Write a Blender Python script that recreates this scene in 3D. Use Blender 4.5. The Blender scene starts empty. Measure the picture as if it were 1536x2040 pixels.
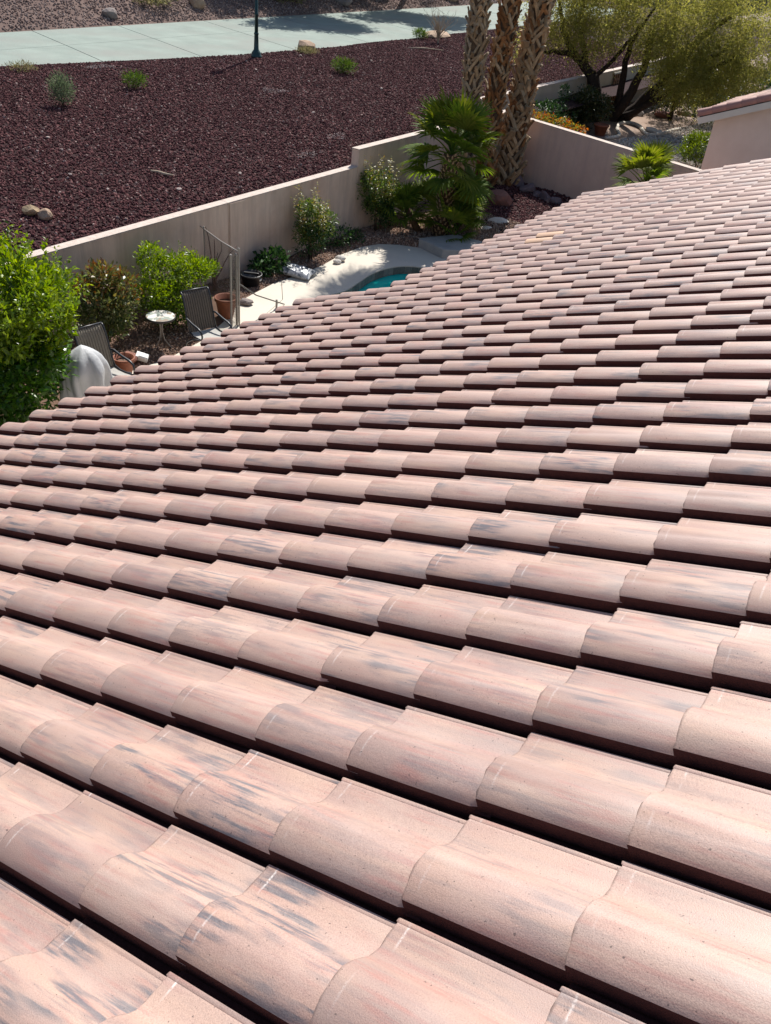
import bpy, bmesh, math, random
import numpy as np
from mathutils import Vector, Matrix, Euler

random.seed(7)
RNG = np.random.default_rng(11)
scene = bpy.context.scene
COL = scene.collection

# ------------------------------------------------------------------ camera
F_PX = 1715.72
RIGHT = Vector((0.82542612, 0.55716824, 0.09074837))
DOWN = Vector((0.38737189, -0.44211345, -0.80899859))
FWD = Vector((-0.41062725, 0.70292194, -0.5807633))
CAM = Vector((0.70902515, -0.59201338, 6.67994985))
cd = bpy.data.cameras.new('camera')
cam = bpy.data.objects.new('camera', cd)
COL.objects.link(cam)
cd.sensor_fit = 'VERTICAL'
cd.sensor_height = 24.0
cd.lens = 24.0 * F_PX / 2040.0
cd.clip_start = 0.05
cd.clip_end = 2000
m3 = Matrix((RIGHT, -DOWN, -FWD)).transposed()
cam.matrix_world = Matrix.Translation(CAM) @ m3.to_4x4()
scene.camera = cam

# ------------------------------------------------------------------ light
SUN_DIR = Vector((-0.33, 0.84, 1.0)).normalized()
world = bpy.data.worlds.new('World')
scene.world = world
world.use_nodes = True
wn = world.node_tree.nodes
wl = world.node_tree.links
for n in list(wn):
    wn.remove(n)
sky = wn.new('ShaderNodeTexSky')
sky.sky_type = 'NISHITA'
sky.sun_disc = False
sky.sun_elevation = math.asin(SUN_DIR.z)
sky.sun_rotation = math.atan2(SUN_DIR.x, SUN_DIR.y)
bg = wn.new('ShaderNodeBackground')
bg.inputs['Strength'].default_value = 0.08
wo = wn.new('ShaderNodeOutputWorld')
wl.new(sky.outputs[0], bg.inputs['Color'])
wl.new(bg.outputs[0], wo.inputs['Surface'])
sd = bpy.data.lights.new('sun', 'SUN')
sd.energy = 4.7
sd.angle = math.radians(0.53)
sd.color = (1.0, 0.96, 0.90)
sun = bpy.data.objects.new('sun', sd)
COL.objects.link(sun)
sun.rotation_euler = SUN_DIR.to_track_quat('Z', 'Y').to_euler()
sun.location = (-10, 30, 30)
scene.view_settings.view_transform = 'Standard'
scene.view_settings.look = 'None'
scene.view_settings.gamma = 1.0
scene.view_settings.exposure = 0.68
scene.view_settings.use_curve_mapping = False


# ------------------------------------------------------------------ helpers
def tag(o, label=None, cat=None, group=None, kind=None):
    if label: o['label'] = label
    if cat: o['category'] = cat
    if group: o['group'] = group
    if kind: o['kind'] = kind
    return o


def empty(name, loc, rz=0.0):
    o = bpy.data.objects.new(name, None)
    o.empty_display_size = 0.2
    o.location = loc
    o.rotation_euler = (0, 0, rz)
    COL.objects.link(o)
    return o


def link_mesh(name, me, mat=None, parent=None, loc=None, rot=None, scale=None):
    if mat is not None and len(me.materials) == 0:
        me.materials.append(mat)
    o = bpy.data.objects.new(name, me)
    COL.objects.link(o)
    if parent is not None: o.parent = parent
    if loc is not None: o.location = loc
    if rot is not None: o.rotation_euler = rot
    if scale is not None: o.scale = scale
    return o


class MB:
    """collects shapes for ONE mesh"""
    def __init__(s):
        s.v = []; s.f = []

    def add(s, vs, fs):
        b = len(s.v)
        s.v += [tuple(p) for p in vs]
        s.f += [tuple(i + b for i in q) for q in fs]
        return s

    def box(s, c, d, rot=None):
        x, y, z = (q / 2 for q in d)
        vs = [Vector((sx * x, sy * y, sz * z)) for sz in (-1, 1) for sy in (-1, 1) for sx in (-1, 1)]
        if rot is not None: vs = [rot @ p for p in vs]
        c = Vector(c)
        return s.add([p + c for p in vs], [(0, 2, 3, 1), (4, 5, 7, 6), (0, 1, 5, 4), (2, 6, 7, 3), (0, 4, 6, 2), (1, 3, 7, 5)])

    def tube(s, pts, r, n=8, cap=True):
        pts = [Vector(p) for p in pts]
        rs = r if isinstance(r, (list, tuple)) else [r] * len(pts)
        vs = []; fs = []
        up = Vector((0, 0, 1))
        prev = None
        for k, p in enumerate(pts):
            if k == 0: t = pts[1] - p
            elif k == len(pts) - 1: t = p - pts[k - 1]
            else: t = pts[k + 1] - pts[k - 1]
            t.normalize()
            if prev is None:
                a = t.cross(up)
                if a.length < 0.05: a = t.cross(Vector((1, 0, 0)))
            else:
                a = prev - t * prev.dot(t)
            a.normalize(); prev = a
            b = t.cross(a)
            for q in range(n):
                an = 2 * math.pi * q / n
                vs.append(p + (a * math.cos(an) + b * math.sin(an)) * rs[k])
        for k in range(len(pts) - 1):
            for q in range(n):
                q2 = (q + 1) % n
                fs.append((k * n + q, k * n + q2, (k + 1) * n + q2, (k + 1) * n + q))
        if cap:
            fs.append(tuple(reversed(range(n))))
            fs.append(tuple(range((len(pts) - 1) * n, len(pts) * n)))
        return s.add(vs, fs)

    def lathe(s, prof, c=(0, 0, 0), n=16, close=True):
        vs = []; fs = []
        for r, z in prof:
            for q in range(n):
                a = 2 * math.pi * q / n
                vs.append((c[0] + r * math.cos(a), c[1] + r * math.sin(a), c[2] + z))
        for k in range(len(prof) - 1):
            for q in range(n):
                q2 = (q + 1) % n
                fs.append((k * n + q, k * n + q2, (k + 1) * n + q2, (k + 1) * n + q))
        if close:
            fs.append(tuple(reversed(range(n))))
            fs.append(tuple(range((len(prof) - 1) * n, len(prof) * n)))
        return s.add(vs, fs)

    def prism(s, poly, z0, z1):
        n = len(poly)
        vs = [(x, y, z0) for x, y in poly] + [(x, y, z1) for x, y in poly]
        fs = [tuple(reversed(range(n))), tuple(range(n, 2 * n))]
        fs += [(k, (k + 1) % n, n + (k + 1) % n, n + k) for k in range(n)]
        return s.add(vs, fs)

    def mesh(s, name, smooth=False):
        me = bpy.data.meshes.new(name)
        me.from_pydata(s.v, [], s.f)
        me.update()
        if smooth: me.polygons.foreach_set('use_smooth', [True] * len(me.polygons))
        return me

    def build(s, name, mat, parent=None, smooth=False, loc=None, rot=None, bevel=0):
        me = s.mesh(name, smooth)
        if bevel:
            bm = bmesh.new(); bm.from_mesh(me)
            bmesh.ops.bevel(bm, geom=[e for e in bm.edges if len(e.link_faces) == 2 and e.calc_face_angle(0) > 0.5],
                            offset=bevel, segments=2, affect='EDGES', profile=0.6)
            bm.to_mesh(me); bm.free()
        return link_mesh(name, me, mat, parent, loc, rot)


def rock_mesh(name, size, seed, rough=0.35, sub=2, flat=0.0):
    r = random.Random(seed)
    bm = bmesh.new()
    bmesh.ops.create_icosphere(bm, subdivisions=sub, radius=1.0)
    planes = []
    for _ in range(9):
        n = Vector((r.gauss(0, 1), r.gauss(0, 1), r.gauss(0, 1))).normalized()
        planes.append((n, r.uniform(1 - rough * 1.3, 0.97)))
    for v in bm.verts:
        p = v.co.copy()
        for n, d in planes:
            k = p.dot(n)
            if k > d: p -= n * (k - d) * 0.92
        p *= 1 + r.uniform(-0.05, 0.05)
        v.co = Vector((p.x * size[0], p.y * size[1], p.z * size[2]))
    me = bpy.data.meshes.new(name)
    bm.to_mesh(me); bm.free()
    return me


# ------------------------------------------------------------------ materials
def nmat(name):
    m = bpy.data.materials.new(name)
    m.use_nodes = True
    nt = m.node_tree
    b = nt.nodes['Principled BSDF']
    return m, nt, b, nt.nodes['Material Output']


def ramp(nt, stops, src=None, interp='LINEAR'):
    n = nt.nodes.new('ShaderNodeValToRGB')
    n.color_ramp.interpolation = interp
    e = n.color_ramp.elements
    while len(e) < len(stops): e.new(0.5)
    for k, (p, c) in enumerate(stops):
        e[k].position = p
        e[k].color = (*c, 1) if len(c) == 3 else c
    if src is not None: nt.links.new(src, n.inputs[0])
    return n.outputs[0]


def noise(nt, scale, vec=None, detail=3, rough=0.55):
    n = nt.nodes.new('ShaderNodeTexNoise')
    n.inputs['Scale'].default_value = scale
    n.inputs['Detail'].default_value = detail
    n.inputs['Roughness'].default_value = rough
    if vec is not None: nt.links.new(vec, n.inputs['Vector'])
    return n.outputs['Fac']


def mixc(nt, fac, a, b, mode='MIX'):
    n = nt.nodes.new('ShaderNodeMix')
    n.data_type = 'RGBA'
    n.blend_type = mode
    for sock, val in ((n.inputs['Factor'], fac), (n.inputs['A'], a), (n.inputs['B'], b)):
        pass
    fs = [i for i in n.inputs if i.name == 'Factor' and i.type == 'VALUE'][0]
    A = [i for i in n.inputs if i.name == 'A' and i.type == 'RGBA'][0]
    B = [i for i in n.inputs if i.name == 'B' and i.type == 'RGBA'][0]
    for s, v in ((fs, fac), (A, a), (B, b)):
        if hasattr(v, 'is_linked') or isinstance(v, bpy.types.NodeSocket): nt.links.new(v, s)
        else: s.default_value = (*v, 1) if isinstance(v, tuple) and len(v) == 3 else v
    return [o for o in n.outputs if o.type == 'RGBA'][0]


def math_(nt, op, a, b=None, clamp=False):
    n = nt.nodes.new('ShaderNodeMath')
    n.operation = op
    n.use_clamp = clamp
    for k, v in enumerate((a, b)):
        if v is None: continue
        if isinstance(v, bpy.types.NodeSocket): nt.links.new(v, n.inputs[k])
        else: n.inputs[k].default_value = v
    return n.outputs[0]


def bump(nt, b, h, strength, dist):
    n = nt.nodes.new('ShaderNodeBump')
    n.inputs['Strength'].default_value = strength
    n.inputs['Distance'].default_value = dist
    nt.links.new(h, n.inputs['Height'])
    nt.links.new(n.outputs[0], b.inputs['Normal'])


def tcoord(nt, out='Object'):
    return nt.nodes.new('ShaderNodeTexCoord').outputs[out]


def scaled(nt, vec, s):
    n = nt.nodes.new('ShaderNodeMapping')
    n.inputs['Scale'].default_value = s
    nt.links.new(vec, n.inputs['Vector'])
    return n.outputs[0]


def simple(name, c1, c2=None, scale=6.0, rough=0.7, bmp=0.0, bscale=60.0, spec=0.3, metal=0.0, big=None, objrand=False):
    m, nt, b, _ = nmat(name)
    b.inputs['Roughness'].default_value = rough
    b.inputs['Specular IOR Level'].default_value = spec
    b.inputs['Metallic'].default_value = metal
    if c2 is None: c2 = tuple(q * 0.75 for q in c1)
    co = tcoord(nt)
    f = noise(nt, scale, co, 4, 0.6)
    col = ramp(nt, [(0.3, c2), (0.7, c1)], f)
    if big:
        col = mixc(nt, ramp(nt, [(0.45, (0, 0, 0)), (0.7, (1, 1, 1))], noise(nt, big[0], co, 4)), col, big[1])
    if objrand:
        oi = nt.nodes.new('ShaderNodeObjectInfo')
        hs = nt.nodes.new('ShaderNodeHueSaturation')
        nt.links.new(math_(nt, 'MULTIPLY_ADD', oi.outputs['Random'], 0.6), hs.inputs['Value'])
        nt.nodes[-1]
        v = math_(nt, 'ADD', math_(nt, 'MULTIPLY', oi.outputs['Random'], 0.7), 0.65)
        nt.links.new(v, hs.inputs['Value'])
        nt.links.new(col, hs.inputs['Color'])
        col = hs.outputs[0]
    nt.links.new(col, b.inputs['Base Color'])
    if bmp: bump(nt, b, noise(nt, bscale, co, 5, 0.65), bmp, 0.02)
    return m


def leafmat(name, cols, rough=0.42, transl=0.35, tcol=None, spec=0.4):
    """cols: list of colours spread over the leaves at random"""
    m, nt, b, out = nmat(name)
    g = nt.nodes.new('ShaderNodeNewGeometry')
    n = len(cols)
    col = ramp(nt, [((k + 0.5) / n, c) for k, c in enumerate(cols)], g.outputs['Random Per Island'])
    nt.links.new(col, b.inputs['Base Color'])
    b.inputs['Roughness'].default_value = rough
    b.inputs['Specular IOR Level'].default_value = spec
    tr = nt.nodes.new('ShaderNodeBsdfTranslucent')
    hs = nt.nodes.new('ShaderNodeHueSaturation')
    hs.inputs['Saturation'].default_value = 1.15
    hs.inputs['Hue'].default_value = 0.485
    hs.inputs['Value'].default_value = 1.5
    nt.links.new(col, hs.inputs['Color'])
    nt.links.new(hs.outputs[0], tr.inputs['Color'])
    mx = nt.nodes.new('ShaderNodeMixShader')
    mx.inputs[0].default_value = transl
    nt.links.new(b.outputs[0], mx.inputs[1])
    nt.links.new(tr.outputs[0], mx.inputs[2])
    nt.links.new(mx.outputs[0], out.inputs['Surface'])
    return m


def tile_material(name, peach=0.0):
    m, nt, b, _ = nmat(name)
    uv = nt.nodes.new('ShaderNodeUVMap').outputs[0]
    sep = nt.nodes.new('ShaderNodeSeparateXYZ'); nt.links.new(uv, sep.inputs[0])
    U, V = sep.outputs['X'], sep.outputs['Y']
    oi = nt.nodes.new('ShaderNodeObjectInfo')
    g = nt.nodes.new('ShaderNodeNewGeometry')
    r = math_(nt, 'FRACT', math_(nt, 'ADD', math_(nt, 'MULTIPLY', oi.outputs['Random'], 7.31), math_(nt, 'MULTIPLY', g.outputs['Random Per Island'], 3.77)))
    r2 = math_(nt, 'FRACT', math_(nt, 'MULTIPLY', r, 17.13))

    def vec(su, sv, k):
        c = nt.nodes.new('ShaderNodeCombineXYZ')
        nt.links.new(math_(nt, 'MULTIPLY', U, su), c.inputs['X'])
        nt.links.new(math_(nt, 'MULTIPLY', V, sv), c.inputs['Y'])
        nt.links.new(math_(nt, 'ADD', math_(nt, 'MULTIPLY', r, 91.7), k), c.inputs['Z'])
        return c.outputs[0]
    base = ramp(nt, [(0.0, (0.350, 0.238, 0.202)), (0.3, (0.415, 0.282, 0.236)), (0.55, (0.318, 0.215, 0.187)), (0.8, (0.425, 0.294, 0.245)), (1.0, (0.372, 0.240, 0.204))], r)
    # soft blends along the barrel
    b1 = noise(nt, 1.0, vec(3.0, 13.0, 3.0), 3, 0.5)
    base = mixc(nt, ramp(nt, [(0.45, (0, 0, 0)), (0.75, (0.65, 0.65, 0.65))], b1), base, (0.48, 0.325, 0.245))
    # red streaks
    s1 = noise(nt, 1.0, vec(4.0, 62.0, 11.0), 3, 0.6)
    k1 = noise(nt, 1.0, vec(5.0, 9.0, 17.0), 2, 0.5)
    f1 = math_(nt, 'MULTIPLY', ramp(nt, [(0.47, (0, 0, 0)), (0.63, (1, 1, 1))], s1), ramp(nt, [(0.43, (0, 0, 0)), (0.60, (1, 1, 1))], k1))
    base = mixc(nt, math_(nt, 'MULTIPLY', f1, 0.58), base, (0.36, 0.165, 0.14))
    # slate streaks
    s2 = noise(nt, 1.0, vec(4.6, 52.0, 23.0), 4, 0.62)
    k2 = noise(nt, 1.0, vec(4.0, 10.0, 29.0), 2, 0.5)
    amt = ramp(nt, [(0.0, (0.10, 0.10, 0.10)), (0.55, (0.45, 0.45, 0.45)), (1.0, (0.95, 0.95, 0.95))], r2)
    f2 = math_(nt, 'MULTIPLY', ramp(nt, [(0.45, (0, 0, 0)), (0.58, (1, 1, 1))], s2), ramp(nt, [(0.43, (0, 0, 0)), (0.57, (1, 1, 1))], k2))
    f2 = math_(nt, 'MULTIPLY', math_(nt, 'MULTIPLY', f2, amt), 0.95)
    base = mixc(nt, f2, base, (0.100, 0.108, 0.128))
    # faint grey veil
    f3 = math_(nt, 'MULTIPLY', ramp(nt, [(0.5, (0, 0, 0)), (0.75, (1, 1, 1))], noise(nt, 1.0, vec(2.0, 26.0, 41.0), 3, 0.6)), 0.30)
    base = mixc(nt, f3, base, (0.26, 0.225, 0.21))
    # sand grain and pits
    gr = noise(nt, 1.0, vec(330.0, 330.0, 0.0), 2, 0.75)
    base = mixc(nt, 0.5, base, ramp(nt, [(0.25, (0.55, 0.5, 0.5)), (0.5, (1, 1, 1)), (0.72, (1.35, 1.3, 1.25))], gr), 'MULTIPLY')
    pit = ramp(nt, [(0.70, (0, 0, 0)), (0.73, (1, 1, 1))], noise(nt, 1.0, vec(130.0, 130.0, 5.0), 2, 0.5))
    base = mixc(nt, math_(nt, 'MULTIPLY', pit, 0.7), base, (0.06, 0.045, 0.04))
    # grime along the butt edge
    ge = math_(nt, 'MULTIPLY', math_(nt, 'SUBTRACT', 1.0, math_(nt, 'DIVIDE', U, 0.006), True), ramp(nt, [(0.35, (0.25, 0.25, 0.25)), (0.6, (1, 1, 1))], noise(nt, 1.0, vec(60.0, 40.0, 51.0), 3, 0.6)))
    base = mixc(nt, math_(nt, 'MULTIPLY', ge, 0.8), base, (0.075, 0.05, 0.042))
    # white efflorescence a little way in from the butt edge, mostly in the pan
    d = math_(nt, 'ABSOLUTE', math_(nt, 'SUBTRACT', U, 0.031))
    band = math_(nt, 'SUBTRACT', 1.0, math_(nt, 'DIVIDE', d, 0.0042), True)
    pan = math_(nt, 'ADD', ramp(nt, [(0.205, (0, 0, 0)), (0.235, (1, 1, 1)), (0.275, (1, 1, 1)), (0.285, (0, 0, 0))], V), math_(nt, 'MULTIPLY', ramp(nt, [(0.02, (0, 0, 0)), (0.04, (1, 1, 1)), (0.08, (1, 1, 1)), (0.12, (0, 0, 0))], V), 0.6))
    wm = ramp(nt, [(0.42, (0, 0, 0)), (0.62, (1, 1, 1))], noise(nt, 1.0, vec(9.0, 9.0, 57.0), 2, 0.6))
    wm2 = ramp(nt, [(0.36, (0, 0, 0)), (0.52, (1, 1, 1))], noise(nt, 1.0, vec(160.0, 190.0, 59.0), 2, 0.6))
    wf = math_(nt, 'MULTIPLY', math_(nt, 'MULTIPLY', math_(nt, 'MULTIPLY', band, wm), wm2), pan)
    base = mixc(nt, math_(nt, 'MULTIPLY', wf, 0.75), base, (0.74, 0.69, 0.66))
    # pale dust drifts
    du = ramp(nt, [(0.5, (0, 0, 0)), (0.8, (1, 1, 1))], noise(nt, 1.0, vec(7.0, 9.0, 63.0), 5, 0.65))
    base = mixc(nt, math_(nt, 'MULTIPLY', du, 0.30), base, (0.45, 0.36, 0.315))
    # scuffs
    sc = ramp(nt, [(0.70, (0, 0, 0)), (0.78, (1, 1, 1))], noise(nt, 1.0, vec(22.0, 30.0, 77.0), 5, 0.72))
    base = mixc(nt, math_(nt, 'MULTIPLY', sc, 0.3), base, (0.68, 0.58, 0.53))
    if peach: base = mixc(nt, peach, base, (0.62, 0.40, 0.25))
    nt.links.new(base, b.inputs['Base Color'])
    nt.links.new(ramp(nt, [(0.3, (0.46, 0.46, 0.46)), (0.7, (0.68, 0.68, 0.68))], gr), b.inputs['Roughness'])
    b.inputs['Specular IOR Level'].default_value = 0.65
    bump(nt, b, math_(nt, 'ADD', math_(nt, 'MULTIPLY', gr, 0.8), math_(nt, 'MULTIPLY', noise(nt, 1.0, vec(70.0, 70.0, 9.0), 4, 0.7), 0.5)), 0.30, 0.0030)
    return m


def stained(name, c1, c2, c3, c4):
    m, nt, b, _ = nmat(name)
    co = tcoord(nt)
    col = ramp(nt, [(0.3, c2), (0.7, c1)], noise(nt, 1.7, co, 4, 0.6))
    st = noise(nt, 1.0, scaled(nt, co, (6.0, 6.0, 0.55)), 4, 0.65)
    col = mixc(nt, math_(nt, 'MULTIPLY', ramp(nt, [(0.45, (0, 0, 0)), (0.70, (1, 1, 1))], st), 0.55), col, c3)
    blot = noise(nt, 0.55, co, 5, 0.7)
    col = mixc(nt, math_(nt, 'MULTIPLY', ramp(nt, [(0.5, (0, 0, 0)), (0.72, (1, 1, 1))], blot), 0.6), col, c4)
    nt.links.new(col, b.inputs['Base Color'])
    b.inputs['Roughness'].default_value = 0.92
    b.inputs['Specular IOR Level'].default_value = 0.15
    bump(nt, b, noise(nt, 85.0, co, 5, 0.65), 0.45, 0.02)
    return m


M = {}
M['tile'] = tile_material('roof_tile')
M['tile_peach'] = tile_material('roof_tile_peach', 0.8)
M['tile_shade'] = simple('tile_shade_edge', (0.080, 0.032, 0.029), (0.055, 0.023, 0.022), 30, 0.95, 0.4, 200, 0.1)  # shade under the tile lips painted in as dark brown
M['underlay'] = simple('underlay', (0.05, 0.045, 0.04), rough=0.9)
M['stucco'] = stained('stucco_wall', (0.70, 0.545, 0.44), (0.58, 0.435, 0.345), (0.38, 0.285, 0.235), (0.50, 0.315, 0.225))
M['stucco_side'] = stained('stucco_side', (0.70, 0.53, 0.44), (0.63, 0.465, 0.38), (0.54, 0.40, 0.35), (0.52, 0.365, 0.31))
M['stucco_tan'] = simple('stucco_tan', (0.50, 0.43, 0.33), (0.44, 0.37, 0.28), 1.6, 0.9, 0.4, 60, 0.15)
M['cap'] = simple('wall_cap', (0.58, 0.50, 0.44), (0.45, 0.37, 0.32), 9, 0.9, 0.5, 80, 0.15)
M['house_stucco'] = simple('house_stucco', (0.62, 0.52, 0.47), (0.56, 0.46, 0.41), 2, 0.9, 0.3, 80, 0.15)
M['trim'] = simple('trim_paint', (0.55, 0.53, 0.49), (0.50, 0.48, 0.45), 3, 0.7)
M['rake_red'] = simple('rake_tile_red', (0.36, 0.19, 0.165), (0.28, 0.14, 0.125), 4, 0.7, 0.3, 60)
M['nb_tile'] = simple('neighbour_tile', (0.44, 0.30, 0.24), (0.36, 0.23, 0.19), 3, 0.7, 0.3, 60, objrand=True)
M['path'] = simple('path_concrete', (0.265, 0.31, 0.275), (0.205, 0.24, 0.215), 0.9, 0.9, 0.25, 40, 0.15, big=(0.5, (0.235, 0.25, 0.225)))
M['soil'] = simple('dry_soil', (0.20, 0.125, 0.09), (0.12, 0.075, 0.055), 5, 0.95, 0.8, 30, 0.1)
M['lava_ground'] = simple('lava_ground', (0.040, 0.0195, 0.020), (0.022, 0.012, 0.013), 14, 0.95, 0.9, 22, 0.1)
M['hill_ground'] = simple('hill_ground', (0.19, 0.135, 0.115), (0.12, 0.08, 0.07), 3, 0.95, 0.9, 14, 0.1)
M['nb_ground'] = simple('neighbour_ground', (0.34, 0.26, 0.21), (0.24, 0.165, 0.125), 1.2, 0.95, 0.8, 20, 0.1)
M['far_ground'] = simple('far_ground', (0.24, 0.19, 0.15), (0.18, 0.13, 0.10), 0.1, 0.95)
M['deck'] = simple('deck_concrete', (0.60, 0.545, 0.46), (0.53, 0.48, 0.405), 1.6, 0.85, 0.25, 120, 0.2, big=(0.8, (0.56, 0.50, 0.42)))
M['ledge'] = simple('ledge_concrete', (0.36, 0.34, 0.32), (0.28, 0.27, 0.26), 4, 0.85, 0.3, 60)
M['pool_tile'] = simple('pool_tile', (0.20, 0.19, 0.165), (0.13, 0.125, 0.115), 18, 0.35, objrand=True)
M['plaster'] = simple('pool_plaster', (0.12, 0.42, 0.40), (0.10, 0.38, 0.36), 2, 0.8)
M['bark_dark'] = simple('dark_bark', (0.045, 0.032, 0.025), (0.022, 0.016, 0.013), 12, 0.9, 0.8, 30, 0.1)
M['stem'] = simple('shrub_stem', (0.10, 0.07, 0.045), (0.05, 0.035, 0.025), 10, 0.9)
M['twig'] = simple('dry_twig', (0.17, 0.105, 0.085), (0.10, 0.06, 0.05), 8, 0.9)
M['palm_core'] = simple('palm_trunk_core', (0.13, 0.085, 0.05), (0.06, 0.038, 0.024), 9, 0.95, 0.7, 30)
M['fibre'] = simple('palm_fibre', (0.13, 0.075, 0.035), (0.05, 0.03, 0.017), 14, 0.95, 0.8, 60)
for kk, (a, c) in {'boot_tan': ((0.46, 0.32, 0.185), (0.27, 0.18, 0.10)), 'boot_grey': ((0.40, 0.31, 0.20), (0.22, 0.165, 0.105)), 'boot_orange': ((0.30, 0.15, 0.06), (0.17, 0.08, 0.035))}.items():
    M[kk] = simple(kk, a, c, 14, 0.8, 0.4, 50, 0.2, objrand=True)
M['lamp_green'] = simple('lamp_green_paint', (0.012, 0.055, 0.05), (0.009, 0.04, 0.038), 3, 0.4, spec=0.5)
M['glass_lamp'] = simple('lamp_globe', (0.8, 0.8, 0.77), (0.75, 0.75, 0.72), 2, 0.3)
M['terracotta'] = simple('terracotta', (0.27, 0.095, 0.05), (0.20, 0.065, 0.035), 7, 0.6, 0.2, 60)
M['bronze'] = simple('bronze_tube', (0.13, 0.115, 0.10), (0.10, 0.09, 0.08), 6, 0.45, spec=0.5)
M['post_grey'] = simple('fence_post_grey', (0.30, 0.27, 0.235), (0.24, 0.21, 0.185), 6, 0.45, spec=0.5)
M['sling'] = simple('sling_fabric', (0.17, 0.145, 0.115), (0.13, 0.11, 0.088), 30, 0.8)
M['sling_tan'] = simple('sling_tan_fabric', (0.26, 0.23, 0.185), (0.21, 0.185, 0.15), 30, 0.8)
M['seat_sling'] = simple('sling_seat_fabric', (0.40, 0.385, 0.35), (0.34, 0.325, 0.30), 30, 0.8)
M['iron'] = simple('dark_iron', (0.035, 0.03, 0.027), (0.025, 0.022, 0.02), 6, 0.5, spec=0.5)
M['chair_frame'] = simple('chair_frame', (0.028, 0.03, 0.036), (0.02, 0.021, 0.026), 6, 0.4, spec=0.5)
M['cover'] = simple('grill_cover', (0.47, 0.48, 0.49), (0.40, 0.41, 0.42), 4, 0.55, 0.3, 25, 0.4)
M['black_plastic'] = simple('black_plastic', (0.008, 0.008, 0.010), (0.006, 0.006, 0.008), 5, 0.35, spec=0.5)
M['white_plastic'] = simple('white_plastic', (0.75, 0.75, 0.73), (0.7, 0.7, 0.68), 5, 0.5)
M['rock_red'] = simple('red_rock', (0.27, 0.13, 0.10), (0.18, 0.085, 0.07), 4, 0.9, 0.8, 20)
M['rock_tan'] = simple('tan_rock', (0.42, 0.30, 0.21), (0.28, 0.19, 0.13), 4, 0.9, 0.8, 18)
M['rock_grey'] = simple('grey_rock', (0.26, 0.22, 0.20), (0.15, 0.125, 0.12), 4, 0.9, 0.8, 18)
M['rock_violet'] = simple('violet_rock', (0.20, 0.155, 0.165), (0.13, 0.10, 0.11), 4, 0.9, 0.8, 18)
M['rock_white'] = simple('white_rock', (0.62, 0.58, 0.52), (0.48, 0.44, 0.40), 7, 0.9, 0.6, 25)
M['rock_cream'] = simple('cream_rock', (0.50, 0.38, 0.24), (0.30, 0.21, 0.12), 9, 0.9, 0.6, 25)
M['rock_dusty'] = simple('dusty_rock', (0.40, 0.33, 0.30), (0.28, 0.22, 0.20), 9, 0.9, 0.5, 30)
M['wood_pale'] = simple('pale_wood', (0.46, 0.38, 0.28), (0.34, 0.27, 0.19), 12, 0.85)
M['wood_brown'] = simple('brown_wood', (0.26, 0.12, 0.05), (0.17, 0.075, 0.03), 10, 0.8)
M['kerb_white'] = simple('kerb_white', (0.60, 0.55, 0.47), (0.48, 0.43, 0.36), 8, 0.9, 0.4, 40)

# leaves
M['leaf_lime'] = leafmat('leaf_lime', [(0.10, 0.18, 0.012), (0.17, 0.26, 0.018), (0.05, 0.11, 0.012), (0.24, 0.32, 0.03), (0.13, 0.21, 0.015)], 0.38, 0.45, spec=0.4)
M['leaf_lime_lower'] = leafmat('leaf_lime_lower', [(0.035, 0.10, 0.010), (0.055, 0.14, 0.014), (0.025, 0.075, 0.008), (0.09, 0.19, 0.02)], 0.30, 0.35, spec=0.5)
M['leaf_photinia'] = leafmat('leaf_photinia', [(0.05, 0.09, 0.02), (0.11, 0.13, 0.04), (0.10, 0.11, 0.03), (0.18, 0.19, 0.07), (0.06, 0.09, 0.03), (0.09, 0.13, 0.03), (0.21, 0.20, 0.09)], 0.38, 0.3)
M['leaf_photinia_top'] = leafmat('leaf_photinia_top', [(0.20, 0.10, 0.03), (0.13, 0.065, 0.022), (0.22, 0.18, 0.05), (0.11, 0.13, 0.035), (0.09, 0.11, 0.03)], 0.42, 0.3)
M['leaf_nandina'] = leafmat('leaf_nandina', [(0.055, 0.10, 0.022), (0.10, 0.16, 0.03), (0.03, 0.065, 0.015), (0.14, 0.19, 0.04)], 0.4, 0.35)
M['leaf_nandina_top'] = leafmat('leaf_nandina_top', [(0.22, 0.23, 0.035), (0.16, 0.18, 0.03), (0.29, 0.26, 0.05), (0.20, 0.13, 0.03)], 0.45, 0.42)
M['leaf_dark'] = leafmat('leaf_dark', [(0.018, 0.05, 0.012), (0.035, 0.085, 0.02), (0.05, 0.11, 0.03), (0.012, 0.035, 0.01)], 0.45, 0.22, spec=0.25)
M['leaf_dark2'] = leafmat('leaf_dark2', [(0.03, 0.045, 0.012), (0.05, 0.065, 0.018), (0.02, 0.035, 0.01), (0.07, 0.06, 0.02)], 0.4, 0.2)
M['leaf_mesquite'] = leafmat('leaf_mesquite', [(0.21, 0.225, 0.055), (0.265, 0.265, 0.075), (0.15, 0.17, 0.045), (0.33, 0.315, 0.11), (0.24, 0.23, 0.07)], 0.6, 0.6, spec=0.2)
M['leaf_grey'] = leafmat('leaf_grey', [(0.12, 0.16, 0.09), (0.16, 0.20, 0.12), (0.09, 0.125, 0.07)], 0.7, 0.3, spec=0.15)
M['leaf_tuft'] = leafmat('leaf_tuft', [(0.06, 0.11, 0.02), (0.10, 0.16, 0.03), (0.04, 0.08, 0.02)], 0.6, 0.35, spec=0.2)
M['leaf_dry'] = leafmat('leaf_dry', [(0.22, 0.20, 0.10), (0.28, 0.25, 0.14), (0.15, 0.16, 0.06)], 0.7, 0.3, spec=0.1)
M['leaf_juniper'] = leafmat('leaf_juniper', [(0.02, 0.05, 0.018), (0.03, 0.07, 0.025), (0.045, 0.09, 0.035)], 0.6, 0.2, spec=0.2)
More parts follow.
